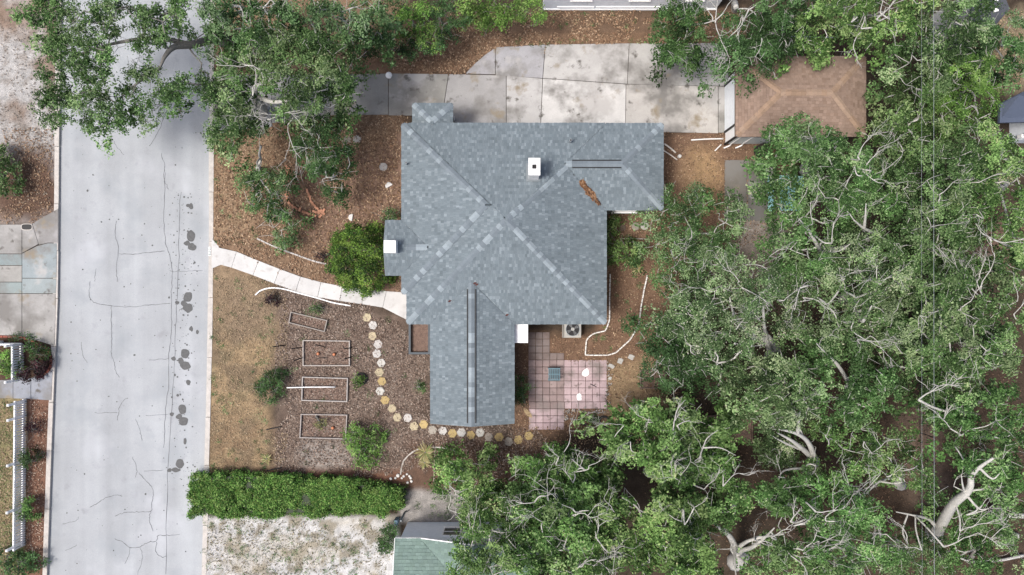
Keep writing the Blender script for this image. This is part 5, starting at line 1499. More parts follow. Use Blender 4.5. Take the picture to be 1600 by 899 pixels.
tree('dense oak along the top edge left of the lime bushes', (440, 20), (440, 10, 3.5),
     [(350, 25, 36, 28, 6), (400, 35, 36, 28, 6.2), (455, 20, 42, 28, 6.4), (510, 30, 40, 30, 6.2), (560, 30, 36, 30, 5.8), (340, 70, 24, 22, 5.4), (590, 50, 24, 22, 5.0)],
     'oak', seed=2, tr=0.25, gap=0.24, bare=[(385, 20, 6.6, 20, 1.3, .035), (375, 10, 6.6, 300, 1.2, .03), (395, 10, 6.6, 340, 1.0, .03), (500, 12, 6.5, 320, 0.9, .02), (335, 25, 6.2, 60, 1.0, .02)])
tree('front yard oak with bleached bare branches, between street and driveway', (398, 168), (400, 150, 3.2),
     [(415, 80, 40, 28, 5.6), (470, 75, 40, 26, 5.8), (510, 85, 34, 28, 5.6), (450, 115, 46, 26, 6.0), (495, 125, 42, 28, 6.0), (528, 132, 18, 20, 5.4), (470, 158, 44, 22, 5.6), (505, 160, 26, 16, 5.2), (350, 165, 22, 26, 5.0), (352, 205, 28, 26, 4.8), (385, 190, 26, 18, 4.6), (405, 120, 24, 16, 5.4), (365, 110, 26, 20, 5.0), (440, 60, 40, 22, 5.4), (535, 92, 22, 20, 5.0), (345, 135, 14, 20, 4.8)],
     'oak', limbs=[([(400, 150, 3.2), (398, 172, 4.0), (385, 168, 4.6)], 0.09), ([(400, 150, 3.2), (402, 136, 4.6), (412, 126, 5.4), (408, 112, 5.9), (396, 103, 6.2)], 0.085), ([(400, 150, 3.2), (430, 160, 4.4), (470, 150, 5.2), (510, 140, 5.5)], 0.12)],
     seed=3, tr=0.22, gap=0.3, bare=[(385, 103, 6.2, 190, 1.2, .03), (405, 110, 6.2, 330, .8, .028), (395, 150, 5.8, 60, 1.3, .032), (375, 140, 5.6, 150, .8, .02), (395, 168, 5.4, 285, 1.0, .025), (430, 180, 5.4, 350, 1.5, .025), (450, 172, 5.4, 320, 1.2, .025), (420, 185, 5.3, 185, 1.0, .022), (450, 195, 5.0, 280, 1.7, .032), (440, 178, 5.4, 215, .9, .02)])
tree('small dark-leaved tree left of the house, over the brick edging', (495, 270), (497, 262, 1.8),
     [(505, 195, 30, 26, 3.6), (515, 235, 28, 28, 3.8), (508, 266, 24, 24, 3.8), (522, 292, 14, 14, 3.2), (480, 225, 20, 22, 3.5)],
     'dark', seed=4, tr=0.12, spacing=0.42, R=0.4, leafn=352, name='young_tree', bare=[(470, 210, 4.2, 280, 1.4, .02), (480, 200, 4.2, 310, 1.0, .018)])
tree('low leafy tree with a bent pale stem beside the street yard', (405, 262), (408, 250, 1.6),
     [(395, 285, 24, 16, 2.6), (425, 285, 26, 16, 2.8), (415, 318, 26, 22, 2.6), (432, 345, 18, 18, 2.2), (440, 375, 18, 10, 1.2)],
     'oak', limbs=[([(408, 228, 3.0), (405, 242, 2.6), (409, 256, 2.0)], 0.05)], seed=5, tr=0.07, spacing=0.4, R=0.36, leafn=320, name='young_tree', bare=[(440, 315, 3.0, 130, .6, .016), (412, 312, 3.0, 30, .8, .018)])
# top row bushes
def bush(label, px, py, masses, pal, seed, size=0.10, leafn=200, R=0.34, spacing=0.34, name='bush', group=None, cat='bush', flat=0.8, zj=0.25, bark='bark_dark'):
    return tree(label, (px, py), (px, py, max(0.25, masses[0][4] * 0.45)), masses, pal, seed=seed, spacing=spacing, leafn=leafn, size=size, R=R, name=name, group=group, tr=0.05, zj=zj, dome=0.5, cat=cat, twigs=1, skip=0.02, flat=flat, bark=bark, r0=0.010, grow_=1.0, under=0.0)
bush('dark green leafy bush on the top boundary, left of the lime bush', 590, 60, [(575, 25, 30, 28, 3.0), (595, 68, 30, 24, 2.6), (560, 75, 18, 16, 2.6), (615, 20, 20, 24, 3.0), (625, 65, 22, 16, 2.4)], 'dark', 11, group='top boundary bushes')
bush('bright lime bush on the top boundary above the porch roof', 645, 40, [(640, 35, 18, 26, 2.8), (665, 20, 18, 20, 2.6), (665, 55, 22, 18, 2.4)], 'lime', 12, group='top boundary bushes')
bush('green bush on the top boundary between two lime bushes', 695, 40, [(690, 20, 22, 24, 2.6), (685, 58, 28, 18, 2.4), (650, 72, 26, 12, 2.2), (720, 30, 16, 22, 2.4), (705, 45, 14, 20, 2.3)], 'dark', 13, group='top boundary bushes')
bush('wide yellow-green bush on the top boundary above the drive', 755, 25, [(740, 20, 26, 18, 2.6), (770, 25, 28, 18, 2.7), (750, 2, 26, 14, 2.6)], 'lime', 14, group='top boundary bushes')
bush('yellow-green bush beside the metal roof at the top', 820, 22, [(810, 20, 24, 18, 2.7), (832, 15, 18, 20, 2.6)], 'lime', 15, group='top boundary bushes')
tree('slim oak overhanging the upper driveway beside the metal roof', (1068, 45), (1066, 40, 2.6),
     [(1060, 30, 24, 28, 4.6), (1085, 25, 22, 26, 4.8), (1055, 65, 22, 16, 4.2), (1075, 82, 20, 12, 3.8), (1052, 5, 16, 12, 4.4)], 'dark', seed=16, tr=0.12, spacing=0.42, R=0.4, bare=[(1118, 30, 5.2, 95, 1.0, .04), (1118, 35, 5.2, 270, 1.6, .035), (1130, 20, 5.2, 50, .9, .03), (1110, 22, 5.2, 160, .8, .03)], limbs=[([(1066, 40, 2.6), (1095, 38, 4.2), (1118, 32, 5.0)], 0.06)])
tree('oak overhanging the left end of the brown garage roof', (1190, 60), (1185, 60, 3.0),
     [(1145, 72, 26, 20, 4.8), (1180, 68, 28, 20, 5.2), (1212, 70, 22, 18, 5.0), (1196, 104, 18, 12, 4.6), (1135, 105, 18, 16, 4.4), (1215, 45, 24, 22, 5.0), (1250, 35, 26, 22, 5.0), (1245, 52, 18, 12, 4.8)], 'dark', seed=17, tr=0.16, gap=0.28, bare=[(1170, 15, 5.6, 10, .8, .04), (1160, 25, 5.4, 240, .7, .03), (1190, 60, 5.6, 280, .8, .025)])
tree('bright oak with white bare branch fans above the garage', (1340, 30), (1345, 35, 3.4),
     [(1285, 30, 26, 24, 5.6), (1295, 52, 24, 14, 5.2), (1330, 15, 30, 20, 6), (1375, 20, 34, 24, 6.2), (1420, 20, 26, 24, 6.2), (1345, 50, 24, 14, 5.4), (1385, 56, 24, 16, 5.8), (1272, 45, 20, 14, 5.2)], 'lush', seed=18, tr=0.22, gap=0.28, bare=[(1330, 35, 6.6, 70, 1.4, .045), (1345, 45, 6.6, 60, 1.5, .035), (1370, 30, 6.8, 35, 1.2, .04), (1375, 20, 6.8, 80, 1.0, .03), (1335, 65, 6.2, 250, .8, .03)])
tree('dark oak in the top right with wires passing over it', (1450, 70), (1455, 70, 3.2),
     [(1440, 80, 28, 30, 5.4), (1475, 25, 34, 26, 5.8), (1515, 15, 28, 18, 5.6), (1490, 65, 30, 26, 5.4), (1420, 110, 26, 26, 5.2), (1460, 120, 26, 22, 5.0), (1530, 45, 14, 16, 4.6)], 'oak', seed=19, tr=0.2, gap=0.33)
tree('light green feathery tree right of the garage', (1500, 160), (1500, 150, 2.4),
     [(1480, 120, 28, 24, 4.2), (1510, 140, 34, 28, 4.4), (1490, 170, 36, 26, 4.4), (1530, 170, 28, 26, 4.2), (1525, 110, 22, 18, 4.0)], 'lime', seed=20, size=0.085, spacing=0.42, R=0.42, leafn=432, tr=0.12)
tree('leafy tree beside the dark roof at the top right corner', (1568, 70), (1568, 70, 2.4), [(1560, 45, 22, 18, 4.0), (1575, 85, 26, 26, 4.2), (1550, 80, 18, 18, 3.8), (1595, 110, 16, 20, 4)], 'oak', seed=21, tr=0.1, spacing=0.42, R=0.4, gap=0.3)
tree('narrow dark tree squeezed between garage and the right boundary', (1400, 190), (1402, 190, 3), [(1424, 150, 14, 28, 5.4), (1418, 190, 12, 26, 5.2), (1432, 190, 26, 30, 5.4), (1415, 235, 30, 26, 5.4), (1440, 150, 18, 30, 5), (1450, 210, 24, 34, 5.2)], 'oak', seed=22, tr=0.18, gap=0.34)
# centre right canopy
tree('dark green oak nearest the house on its right side', (1085, 400), (1085, 390, 2.8),
     [(1075, 312, 36, 18, 4.4), (1060, 345, 36, 24, 4.8), (1105, 345, 36, 26, 5.0), (1050, 388, 26, 26, 4.8), (1085, 390, 40, 32, 5.4), (1042, 428, 20, 20, 4.6), (1070, 435, 38, 28, 5.2), (1115, 400, 32, 30, 5.3), (1138, 362, 22, 18, 4.8), (1142, 325, 20, 12, 4.6)], 'oak', seed=23, tr=0.22, gap=0.24, bare=[(1100, 405, 6.0, 200, .9, .02), (1140, 395, 5.6, 300, 1.0, .03)])
tree('grey-green oak in the canopy middle right of the empty bed', (1205, 560), (1197, 528, 3.5),
     [(1130, 440, 38, 30, 6.4), (1100, 480, 38, 30, 6.4), (1150, 480, 38, 34, 6.8), (1185, 440, 32, 30, 6.6), (1110, 520, 38, 26, 6.2), (1155, 525, 36, 28, 6.4), (1130, 555, 34, 18, 6.0), (1175, 500, 28, 26, 6.8), (1070, 505, 26, 22, 5.8)], 'grey', limbs=[([(1205, 560, 2.0), (1197, 528, 3.8), (1194, 510, 5.0), (1192, 470, 5.9)], 0.17), ([(1197, 520, 4.0), (1178, 528, 5.2), (1150, 500, 5.8), (1140, 465, 6.2)], 0.10)], seed=24, tr=0.24, gap=0.28, size=0.09, leafn=440,
     bare=[(1160, 450, 7.2, 330, 1.2, .035), (1155, 440, 7.2, 120, .9, .03), (1140, 500, 7.2, 330, .9, .028), (1150, 515, 7.2, 60, .9, .025), (1095, 450, 7.0, 200, 1, .02)])
tree('low dark oak below the canopy next to the small bed frame', (1060, 560), (1060, 555, 2.4),
     [(1045, 520, 32, 22, 4.2), (1035, 555, 32, 26, 4.2), (1080, 560, 34, 30, 4.6), (1060, 590, 32, 20, 4.0), (1110, 595, 32, 24, 4.6), (1100, 560, 26, 20, 4.6), (1020, 580, 20, 16, 3.6)], 'dark', seed=25, tr=0.16, gap=0.24)
tree('broad oak reaching over the brown garage roof corner', (1270, 250), (1270, 245, 3.6),
     [(1240, 208, 26, 14, 5.6), (1225, 230, 24, 20, 5.6), (1268, 228, 34, 20, 6.2), (1306, 234, 32, 14, 6.0), (1245, 255, 36, 28, 6.4), (1295, 245, 38, 30, 6.6), (1340, 246, 26, 12, 6.0), (1340, 260, 32, 30, 6.2), (1392, 246, 14, 18, 5.8), (1212, 250, 14, 14, 5.4)], 'oak', seed=26, tr=0.26, gap=0.24, bare=[(1340, 245, 7.0, 80, 1.0, .035), (1345, 265, 7.0, 300, 1.1, .035), (1335, 260, 7.0, 240, 1.0, .03), (1360, 250, 7.0, 30, .9, .028), (1270, 235, 7.2, 100, .7, .02)])
tree('oak above the turquoise table with pale crossing limbs', (1290, 400), (1285, 395, 3.8),
     [(1242, 332, 26, 24, 5.8), (1255, 295, 30, 22, 6.0), (1300, 305, 36, 26, 6.4), (1240, 370, 38, 28, 6.4), (1345, 310, 28, 22, 6.0), (1295, 350, 30, 22, 6.6), (1375, 320, 24, 24, 6), (1225, 405, 26, 20, 6.2), (1260, 410, 34, 26, 6.6)], 'oak', limbs=[([(1285, 395, 3.8), (1278, 385, 5.6), (1262, 358, 6.5), (1248, 342, 7.0)], 0.11), ([(1372, 367, 5.2), (1350, 357, 6.0), (1334, 344, 6.6)], 0.12), ([(1350, 357, 6.0), (1352, 338, 6.6), (1353, 318, 7.0)], 0.07)], seed=27, tr=0.26, gap=0.30, bare=[(1300, 380, 7.2, 90, .9, .035), (1270, 350, 7.2, 120, .9, .03), (1245, 375, 7.0, 200, .8, .025), (1290, 310, 7.2, 150, 1.0, .03)])
tree('large grey-green oak in the heart of the right canopy', (1330, 470), (1325, 465, 4.0),
     [(1330, 395, 30, 24, 6.6), (1375, 390, 26, 28, 6.4), (1290, 440, 36, 28, 6.8), (1335, 440, 34, 28, 7.0), (1375, 440, 28, 30, 6.6), (1240, 455, 34, 26, 6.4), (1270, 490, 36, 26, 6.8), (1320, 490, 34, 26, 6.8), (1370, 490, 28, 28, 6.6), (1225, 495, 28, 24, 6.2), (1280, 520, 28, 18, 6.4), (1395, 520, 20, 30, 6.2)], 'grey', limbs=[([(1325, 465, 4.0), (1345, 500, 5.8), (1352, 495, 6.4), (1362, 478, 6.9)], 0.11)], seed=28, tr=0.28, gap=0.32, size=0.09, leafn=440,
     bare=[(1250, 450, 7.4, 250, 1.0, .035), (1255, 465, 7.4, 330, .9, .03), (1310, 440, 7.6, 60, .8, .025), (1370, 440, 7.4, 100, .9, .035), (1375, 445, 7.4, 60, .8, .03), (1225, 470, 7.0, 60, .8, .025), (1350, 530, 7.2, 330, .8, .025)])
tree('pale-topped oak with forked white limbs near the lower beds', (1272, 722), (1272, 718, 2.6),
     [(1195, 600, 32, 24, 6.0), (1235, 610, 34, 24, 6.4), (1215, 640, 36, 22, 6.4), (1250, 640, 26, 18, 6.0), (1225, 575, 28, 20, 6.0), (1200, 660, 24, 14, 5.8), (1230, 715, 22, 14, 3.4)], 'grey', limbs=[([(1272, 720, 2.8), (1268, 702, 4.2), (1258, 686, 5.2), (1240, 676, 5.8), (1216, 671, 6.2)], 0.17), ([(1270, 716, 3.0), (1252, 700, 4.6), (1236, 688, 5.4), (1214, 676, 6.0)], 0.14), ([(1262, 706, 3.4), (1240, 698, 4.8), (1222, 690, 5.5), (1204, 680, 5.9)], 0.09), ([(1246, 678, 5.6), (1248, 660, 6.2), (1250, 645, 6.6)], 0.09), ([(1272, 720, 2.8), (1256, 731, 3.8), (1236, 733, 4.2), (1222, 738, 4.4), (1216, 752, 4.4)], 0.08)], seed=29, tr=0.25, gap=0.26, size=0.10, bare=[(1216, 745, 4.8, 260, 1.2, .03), (1220, 738, 4.8, 110, .9, .025), (1275, 728, 4.6, 280, .6, .04)])
tree('green oak right of the pale-topped one inside the boundary', (1330, 610), (1330, 605, 3.4),
     [(1285, 560, 32, 24, 5.6), (1330, 555, 34, 24, 6.2), (1365, 575, 28, 28, 6.2), (1320, 590, 36, 24, 6.2), (1365, 615, 28, 24, 6.0), (1300, 615, 28, 22, 5.4), (1335, 640, 30, 18, 5.6), (1275, 590, 22, 20, 5.2)], 'oak', limbs=[([(1330, 605, 3.4), (1310, 572, 5.2), (1290, 552, 6.0), (1276, 537, 6.6)], 0.10)], seed=30, tr=0.22, gap=0.30, bare=[(1345, 530, 6.8, 0, 1.0, .028), (1360, 525, 6.8, 330, .8, .022), (1255, 625, 6.4, 30, .7, .02)])
# right strip
tree('bright oak on the right boundary below the feathery tree', (1450, 320), (1450, 310, 3.6),
     [(1420, 285, 28, 28, 6.0), (1460, 265, 32, 26, 6.2), (1500, 250, 32, 28, 6.2), (1440, 325, 34, 26, 6.4), (1485, 310, 34, 28, 6.6), (1425, 365, 28, 26, 6.2), (1465, 360, 32, 26, 6.2), (1410, 400, 18, 26, 6)], 'oak', seed=31, tr=0.25, gap=0.28, bare=[(1475, 300, 7.2, 70, .8, .025), (1455, 355, 7.0, 60, .7, .022), (1480, 400, 6.4, 155, .9, .03)])
tree('oak at the right edge below the slate-roofed house', (1565, 290), (1560, 290, 3.6),
     [(1545, 215, 28, 24, 5.6), (1580, 250, 28, 26, 5.8), (1545, 265, 30, 24, 6.2), (1530, 310, 26, 22, 6.0), (1575, 300, 34, 26, 6.4), (1590, 345, 24, 24, 6.0), (1575, 400, 30, 16, 5.6), (1595, 385, 18, 26, 5.6)], 'lush', seed=32, tr=0.22, gap=0.30, limbs=[([(1590, 390, 4.0), (1575, 385, 5.4), (1555, 375, 6.0), (1535, 366, 6.4)], 0.06)], bare=[(1545, 370, 6.6, 160, 1.0, .035), (1560, 378, 6.6, 345, 1.2, .035), (1525, 335, 6.4, 200, .8, .025), (1530, 285, 6.8, 45, 1.2, .03), (1520, 245, 6.4, 45, .9, .03)])
tree('middle right oak just outside the boundary, level with the patio', (1440, 500), (1440, 490, 3.8),
     [(1420, 440, 26, 28, 6.4), (1455, 430, 28, 26, 6.6), (1490, 455, 22, 22, 6.2), (1425, 490, 26, 28, 6.6), (1465, 490, 30, 26, 6.8), (1440, 540, 34, 28, 6.6), (1485, 545, 28, 28, 6.4), (1420, 580, 22, 26, 6.0), (1460, 590, 32, 26, 6.2)], 'oak', seed=33, tr=0.26, gap=0.24, bare=[(1470, 510, 7.2, 80, .7, .025), (1500, 470, 6.6, 60, 1.0, .032), (1505, 450, 6.6, 100, .8, .03)])
tree('oak at the right edge with bleached twigs over bare earth', (1560, 540), (1560, 530, 3.6),
     [(1510, 500, 26, 26, 6.0), (1550, 480, 28, 22, 6.2), (1590, 455, 20, 22, 6.0), (1540, 525, 32, 24, 6.4), (1585, 505, 22, 22, 6.0), (1520, 560, 30, 26, 6.2), (1560, 560, 28, 20, 6.0), (1500, 590, 24, 18, 5.6)], 'oak', seed=34, tr=0.24, gap=0.30, bare=[(1535, 440, 6.4, 60, 1.3, .035), (1530, 435, 6.4, 110, .9, .03), (1510, 430, 6.4, 150, .9, .03), (1510, 475, 6.8, 20, 1.0, .03), (1495, 485, 6.6, 330, .9, .03), (1520, 510, 7, 290, 1.2, .03), (1585, 490, 6.6, 60, 1.0, .03), (1590, 470, 6.6, 80, .8, .025), (1530, 540, 7, 200, .6, .028)])
tree('tall oak at the lower right with a great forked white limb', (1463, 838), (1466, 830, 2.4),
     [(1560, 680, 34, 26, 6.6), (1590, 720, 24, 26, 6.8), (1545, 715, 26, 22, 7.0), (1580, 765, 26, 22, 6.4), (1540, 640, 26, 22, 6.0), (1590, 640, 20, 24, 6.2), (1505, 650, 22, 20, 5.6), (1500, 690, 16, 14, 5.4), (1560, 830, 26, 22, 4.8), (1525, 870, 24, 18, 4.4)], 'lush',
     limbs=[([(1466, 830, 2.2), (1478, 806, 3.8), (1492, 785, 5.0), (1508, 772, 5.8), (1516, 760, 6.2), (1518, 744, 6.5), (1530, 731, 6.9), (1552, 716, 7.3)], 0.24), ([(1466, 828, 2.2), (1452, 812, 3.2), (1430, 806, 3.8), (1400, 800, 4.0)], 0.10), ([(1508, 772, 5.8), (1504, 758, 6.4), (1502, 742, 6.8)], 0.06), ([(1510, 774, 5.8), (1530, 795, 6.2), (1545, 795, 6.3)], 0.06), ([(1530, 731, 6.9), (1550, 748, 7.0), (1562, 740, 7.2)], 0.06)], seed=35, tr=0.30, gap=0.30, bark='bark',
     bare=[(1510, 805, 6.4, 10, 1.2, .04), (1500, 830, 6.0, 40, 1.3, .045), (1475, 855, 5.4, 30, 1.5, .05), (1530, 795, 6.4, 60, .9, .03), (1550, 840, 5.8, 60, .9, .03), (1418, 850, 4.6, 100, .9, .05), (1440, 860, 4.8, 150, .9, .04), (1485, 670, 6.2, 120, 1.0, .035), (1475, 655, 6.0, 80, .7, .03), (1490, 760, 6.0, 110, .9, .025), (1435, 625, 6.4, 50, 1.0, .06)])
tree('leafy oak at the lower right corner of the lot', (1410, 760), (1405, 745, 3.2),
     [(1345, 690, 34, 22, 5.4), (1380, 700, 26, 22, 5.6), (1310, 690, 26, 18, 5.0), (1350, 725, 34, 18, 5.4), (1425, 730, 22, 22, 5.6), (1430, 760, 20, 16, 5.4), (1395, 735, 14, 14, 5.4), (1300, 750, 18, 14, 4.8)], 'lush', seed=36, tr=0.2, gap=0.24, limbs=[([(1405, 745, 3.2), (1375, 752, 4.6), (1355, 770, 5.0), (1345, 780, 5.2)], 0.07)], bare=[(1350, 770, 5.8, 60, 1.1, .035), (1335, 780, 5.8, 80, 1.0, .04), (1330, 765, 5.8, 120, 1.0, .03), (1295, 695, 5.8, 80, .6, .03), (1360, 710, 6.2, 50, .9, .03), (1350, 690, 6.2, 290, .6, .025), (1385, 745, 6.0, 20, .8, .028)])
tree('oak filling the right boundary strip between wires and patio level', (1510, 420), (1505, 415, 3.6), [(1500, 380, 22, 20, 5.6), (1520, 350, 22, 18, 5.8), (1495, 415, 20, 18, 5.6), (1555, 420, 22, 14, 5.4), (1480, 640, 22, 16, 5.2), (1505, 620, 24, 16, 5.4)], 'oak', seed=46, tr=0.16, gap=0.2)
tree('shaded tree behind the great white limb at lower right', (1560, 800), (1560, 795, 2.8), [(1535, 690, 22, 16, 5.0), (1530, 815, 20, 14, 4.4), (1585, 800, 20, 18, 5.0), (1470, 870, 20, 14, 4.0), (1440, 895, 26, 12, 4.4), (1500, 885, 24, 14, 4.2), (1590, 870, 18, 22, 4.8), (1410, 880, 18, 16, 4.6)], 'oak', seed=47, tr=0.18, gap=0.22)
tree('leafy tree at the top edge between garage and metal roof', (1150, 15), (1150, 12, 2.6), [(1180, 25, 26, 18, 4.6), (1215, 12, 26, 16, 4.8), (1160, 45, 18, 12, 4.2), (1260, 10, 22, 14, 4.6)], 'dark', seed=48, tr=0.14, gap=0.26)
# bottom canopy
tree('round bright green tree left of the stepping stones end', (720, 745), (720, 740, 1.8), [(712, 735, 24, 16, 3.2), (742, 748, 26, 18, 3.6), (708, 762, 26, 18, 3.4), (745, 770, 32, 22, 3.8), (720, 795, 28, 20, 3.8), (760, 772, 16, 14, 3.4)], 'lush', seed=37, spacing=0.38, R=0.38, leafn=368, tr=0.14, name='broadleaf_tree', size=0.12)
tree('leafy tree hiding the right part of the green-roofed house', (760, 860), (760, 850, 2.6), [(750, 820, 28, 24, 5.0), (790, 815, 28, 26, 5.2), (745, 865, 30, 28, 5.2), (790, 865, 32, 30, 5.4), (725, 890, 18, 20, 5.0), (770, 895, 30, 16, 5.2)], 'lush', seed=38, spacing=0.44, R=0.44, tr=0.18, name='broadleaf_tree', gap=0.2, bare=[(738, 825, 5.6, 60, .9, .025), (735, 835, 5.6, 100, .8, .022), (815, 865, 5.8, 120, 1.3, .04), (825, 868, 5.8, 200, .9, .05)])
tree('bright broad tree below the patio with pale twigs on top', (865, 740), (865, 735, 2.6), [(835, 738, 26, 18, 4.6), (876, 718, 22, 12, 4.4), (875, 738, 30, 18, 5.0), (835, 762, 34, 22, 4.8), (896, 720, 16, 14, 4.6), (822, 772, 12, 12, 4.0), (932, 756, 24, 16, 4.6), (948, 745, 14, 10, 4.2), (905, 755, 18, 14, 4.8), (832, 738, 10, 10, 3.8)], 'lush', seed=39, spacing=0.42, R=0.42, tr=0.2, name='broadleaf_tree', size=0.12, leafn=368, gap=0.14, bare=[(895, 755, 5.6, 110, 1.0, .035), (915, 735, 5.4, 130, .8, .04), (920, 728, 5.4, 20, .8, .03), (873, 715, 5.6, 120, .6, .03), (890, 690, 5.0, 90, 1.2, .022), (806, 745, 4.8, 100, .7, .02)])
tree('large bright tree at the bottom, left of the lower middle gap', (880, 850), (880, 840, 3.4), [(815, 790, 28, 22, 5.6), (860, 790, 34, 26, 6.2), (905, 795, 30, 24, 6.0), (850, 835, 34, 26, 6.4), (895, 840, 32, 28, 6.2), (830, 875, 28, 24, 6.0), (880, 885, 32, 20, 6.0), (925, 870, 22, 24, 5.6), (920, 825, 22, 22, 5.8)], 'lush', seed=40, tr=0.26, gap=0.22, size=0.12, name='broadleaf_tree', limbs=[([(880, 840, 3.4), (890, 815, 5.6), (905, 800, 6.6), (920, 798, 7.0)], .06), ([(880, 840, 3.4), (850, 862, 5.4), (825, 866, 6.2), (808, 868, 6.4)], .07)], bare=[(895, 805, 7.0, 30, .9, .035), (870, 795, 7.0, 150, 1.1, .03), (850, 815, 7.0, 190, .8, .028), (880, 860, 6.8, 70, .9, .04), (835, 785, 6.6, 180, .8, .035), (895, 795, 7.0, 130, 1.2, .03), (900, 890, 6.6, 60, 1.0, .045)])
tree('fresh green tree right of the ring planters below the patio', (1020, 740), (1020, 735, 2.8), [(996, 674, 20, 16, 4.8), (1018, 655, 26, 20, 5.0), (1035, 680, 32, 24, 5.6), (985, 695, 30, 24, 5.2), (1070, 650, 20, 18, 5.0), (1080, 695, 18, 26, 5.2), (1050, 725, 34, 22, 5.6), (1000, 720, 20, 12, 5.0), (1065, 745, 28, 14, 5.6), (1130, 680, 18, 16, 4.8), (1145, 665, 14, 10, 4.4), (1120, 730, 24, 22, 5.2), (1140, 750, 16, 12, 5.2)], 'lush', seed=41, spacing=0.46, tr=0.22, size=0.12, gap=0.20, name='broadleaf_tree', limbs=[([(1020, 735, 2.8), (1080, 735, 4.8), (1098, 700, 5.6), (1105, 685, 5.8), (1122, 672, 5.8)], .05), ([(1098, 700, 5.6), (1125, 700, 5.8), (1150, 712, 5.8)], .04)],
     bare=[(1052, 670, 6.4, 90, .8, .05), (1050, 680, 6.4, 240, .7, .03), (1058, 665, 6.4, 20, .6, .035), (985, 690, 6.2, 200, .9, .025), (1010, 655, 6.0, 160, .9, .022), (1070, 760, 6.6, 120, 1.2, .04), (1062, 765, 6.6, 80, .9, .04), (1095, 720, 6.0, 100, .9, .02), (1130, 760, 6.2, 50, .9, .035), (1100, 765, 6.2, 70, .9, .035), (975, 665, 6, 150, .9, .02)])
tree('bright leafy tree at the bottom edge, left of the dark gap', (1010, 850), (1010, 840, 3.4), [(960, 800, 22, 20, 5.8), (950, 840, 28, 26, 6.0), (1040, 800, 34, 24, 6.4), (1075, 790, 26, 20, 6.2), (1055, 835, 34, 26, 6.6), (1090, 845, 24, 26, 6.2), (1000, 870, 26, 22, 5.6), (1050, 878, 34, 22, 6.2), (940, 890, 24, 20, 5.8), (1085, 885, 22, 18, 6.0), (975, 780, 18, 12, 5.2)], 'lush', seed=42, tr=0.26, size=0.12, gap=0.22, name='broadleaf_tree', limbs=[([(1010, 840, 3.4), (1000, 800, 5.2), (985, 785, 5.8), (972, 778, 6.2)], .06), ([(1010, 840, 3.4), (960, 865, 5.8), (935, 845, 6.4), (930, 830, 6.6)], .05)], bare=[(1070, 820, 7.2, 60, .9, .04), (1065, 815, 7.2, 140, .8, .03), (960, 800, 6.4, 160, .9, .028), (930, 840, 6.6, 60, .9, .04), (910, 885, 6.2, 70, 1.2, .05), (1010, 880, 6.2, 60, 1.2, .035), (955, 850, 6.4, 320, .8, .03), (925, 865, 6.4, 330, .7, .028)])
tree('small bright foliage cluster beside the dark lower gap', (1140, 800), (1140, 795, 2.8), [(1130, 790, 24, 20, 5.4), (1150, 780, 16, 14, 5.2), (1135, 812, 18, 10, 5.0)], 'lush', seed=43, tr=0.12, size=0.12, spacing=0.42, name='broadleaf_tree')
tree('massive grey-trunked tree rising at the bottom, with spreading limbs', (1150, 880), (1150, 858, 3.0), [(1225, 800, 20, 14, 5.6), (1250, 815, 28, 18, 6.2), (1215, 870, 26, 20, 5.8), (1240, 895, 34, 16, 6.0), (1280, 890, 28, 18, 6.0), (1110, 892, 14, 12, 5.0), (1180, 892, 16, 10, 5)], 'lush', limbs=[([(1150, 858, 3.0), (1140, 838, 4.2), (1125, 826, 4.8), (1112, 815, 5.2)], .16), ([(1150, 858, 3.0), (1170, 845, 4.4), (1200, 838, 5.2), (1225, 835, 5.6)], .10), ([(1150, 862, 3.0), (1175, 855, 4.2), (1195, 840, 5.0), (1210, 825, 5.8)], .12), ([(1150, 870, 2.8), (1170, 880, 3.6), (1185, 895, 4.2)], .10), ([(1148, 850, 3.4), (1148, 880, 4.2), (1150, 899, 4.6)], .09)], seed=44, tr=0.34, size=0.12, name='broadleaf_tree', bark='bark', bare=[(1180, 845, 5.8, 10, 1.1, .04), (1205, 840, 6, 40, .9, .04), (1240, 822, 6.6, 40, .8, .04), (1260, 870, 6.4, 20, 1.3, .035), (1255, 860, 6.4, 60, 1.2, .035), (1175, 850, 5.4, 80, .9, .02), (1245, 875, 6.4, 330, 1, .03)])
tree('bright green tree at the bottom right with white branch tangle', (1320, 850), (1320, 840, 3.4), [(1270, 770, 18, 14, 5.4), (1290, 800, 28, 18, 6.2), (1330, 795, 34, 22, 6.4), (1360, 810, 24, 28, 6.2), (1310, 825, 34, 18, 6.4), (1280, 850, 18, 14, 5.8), (1345, 850, 30, 26, 6.2), (1320, 885, 34, 18, 6.0), (1370, 870, 20, 24, 5.8), (1385, 855, 12, 12, 5), (1225, 775, 20, 14, 5.6)], 'lush', seed=45, tr=0.26, size=0.12, gap=0.18, name='broadleaf_tree', bare=[(1275, 800, 7.0, 10, 1.1, .04), (1290, 808, 7.0, 60, .9, .03), (1262, 855, 6.4, 35, 1.4, .035), (1255, 865, 6.4, 340, 1.3, .03), (1270, 850, 6.4, 350, 1.1, .03), (1235, 815, 6.4, 70, .7, .05), (1375, 840, 6, 80, .9, .03), (1385, 835, 6, 330, .8, .03)])
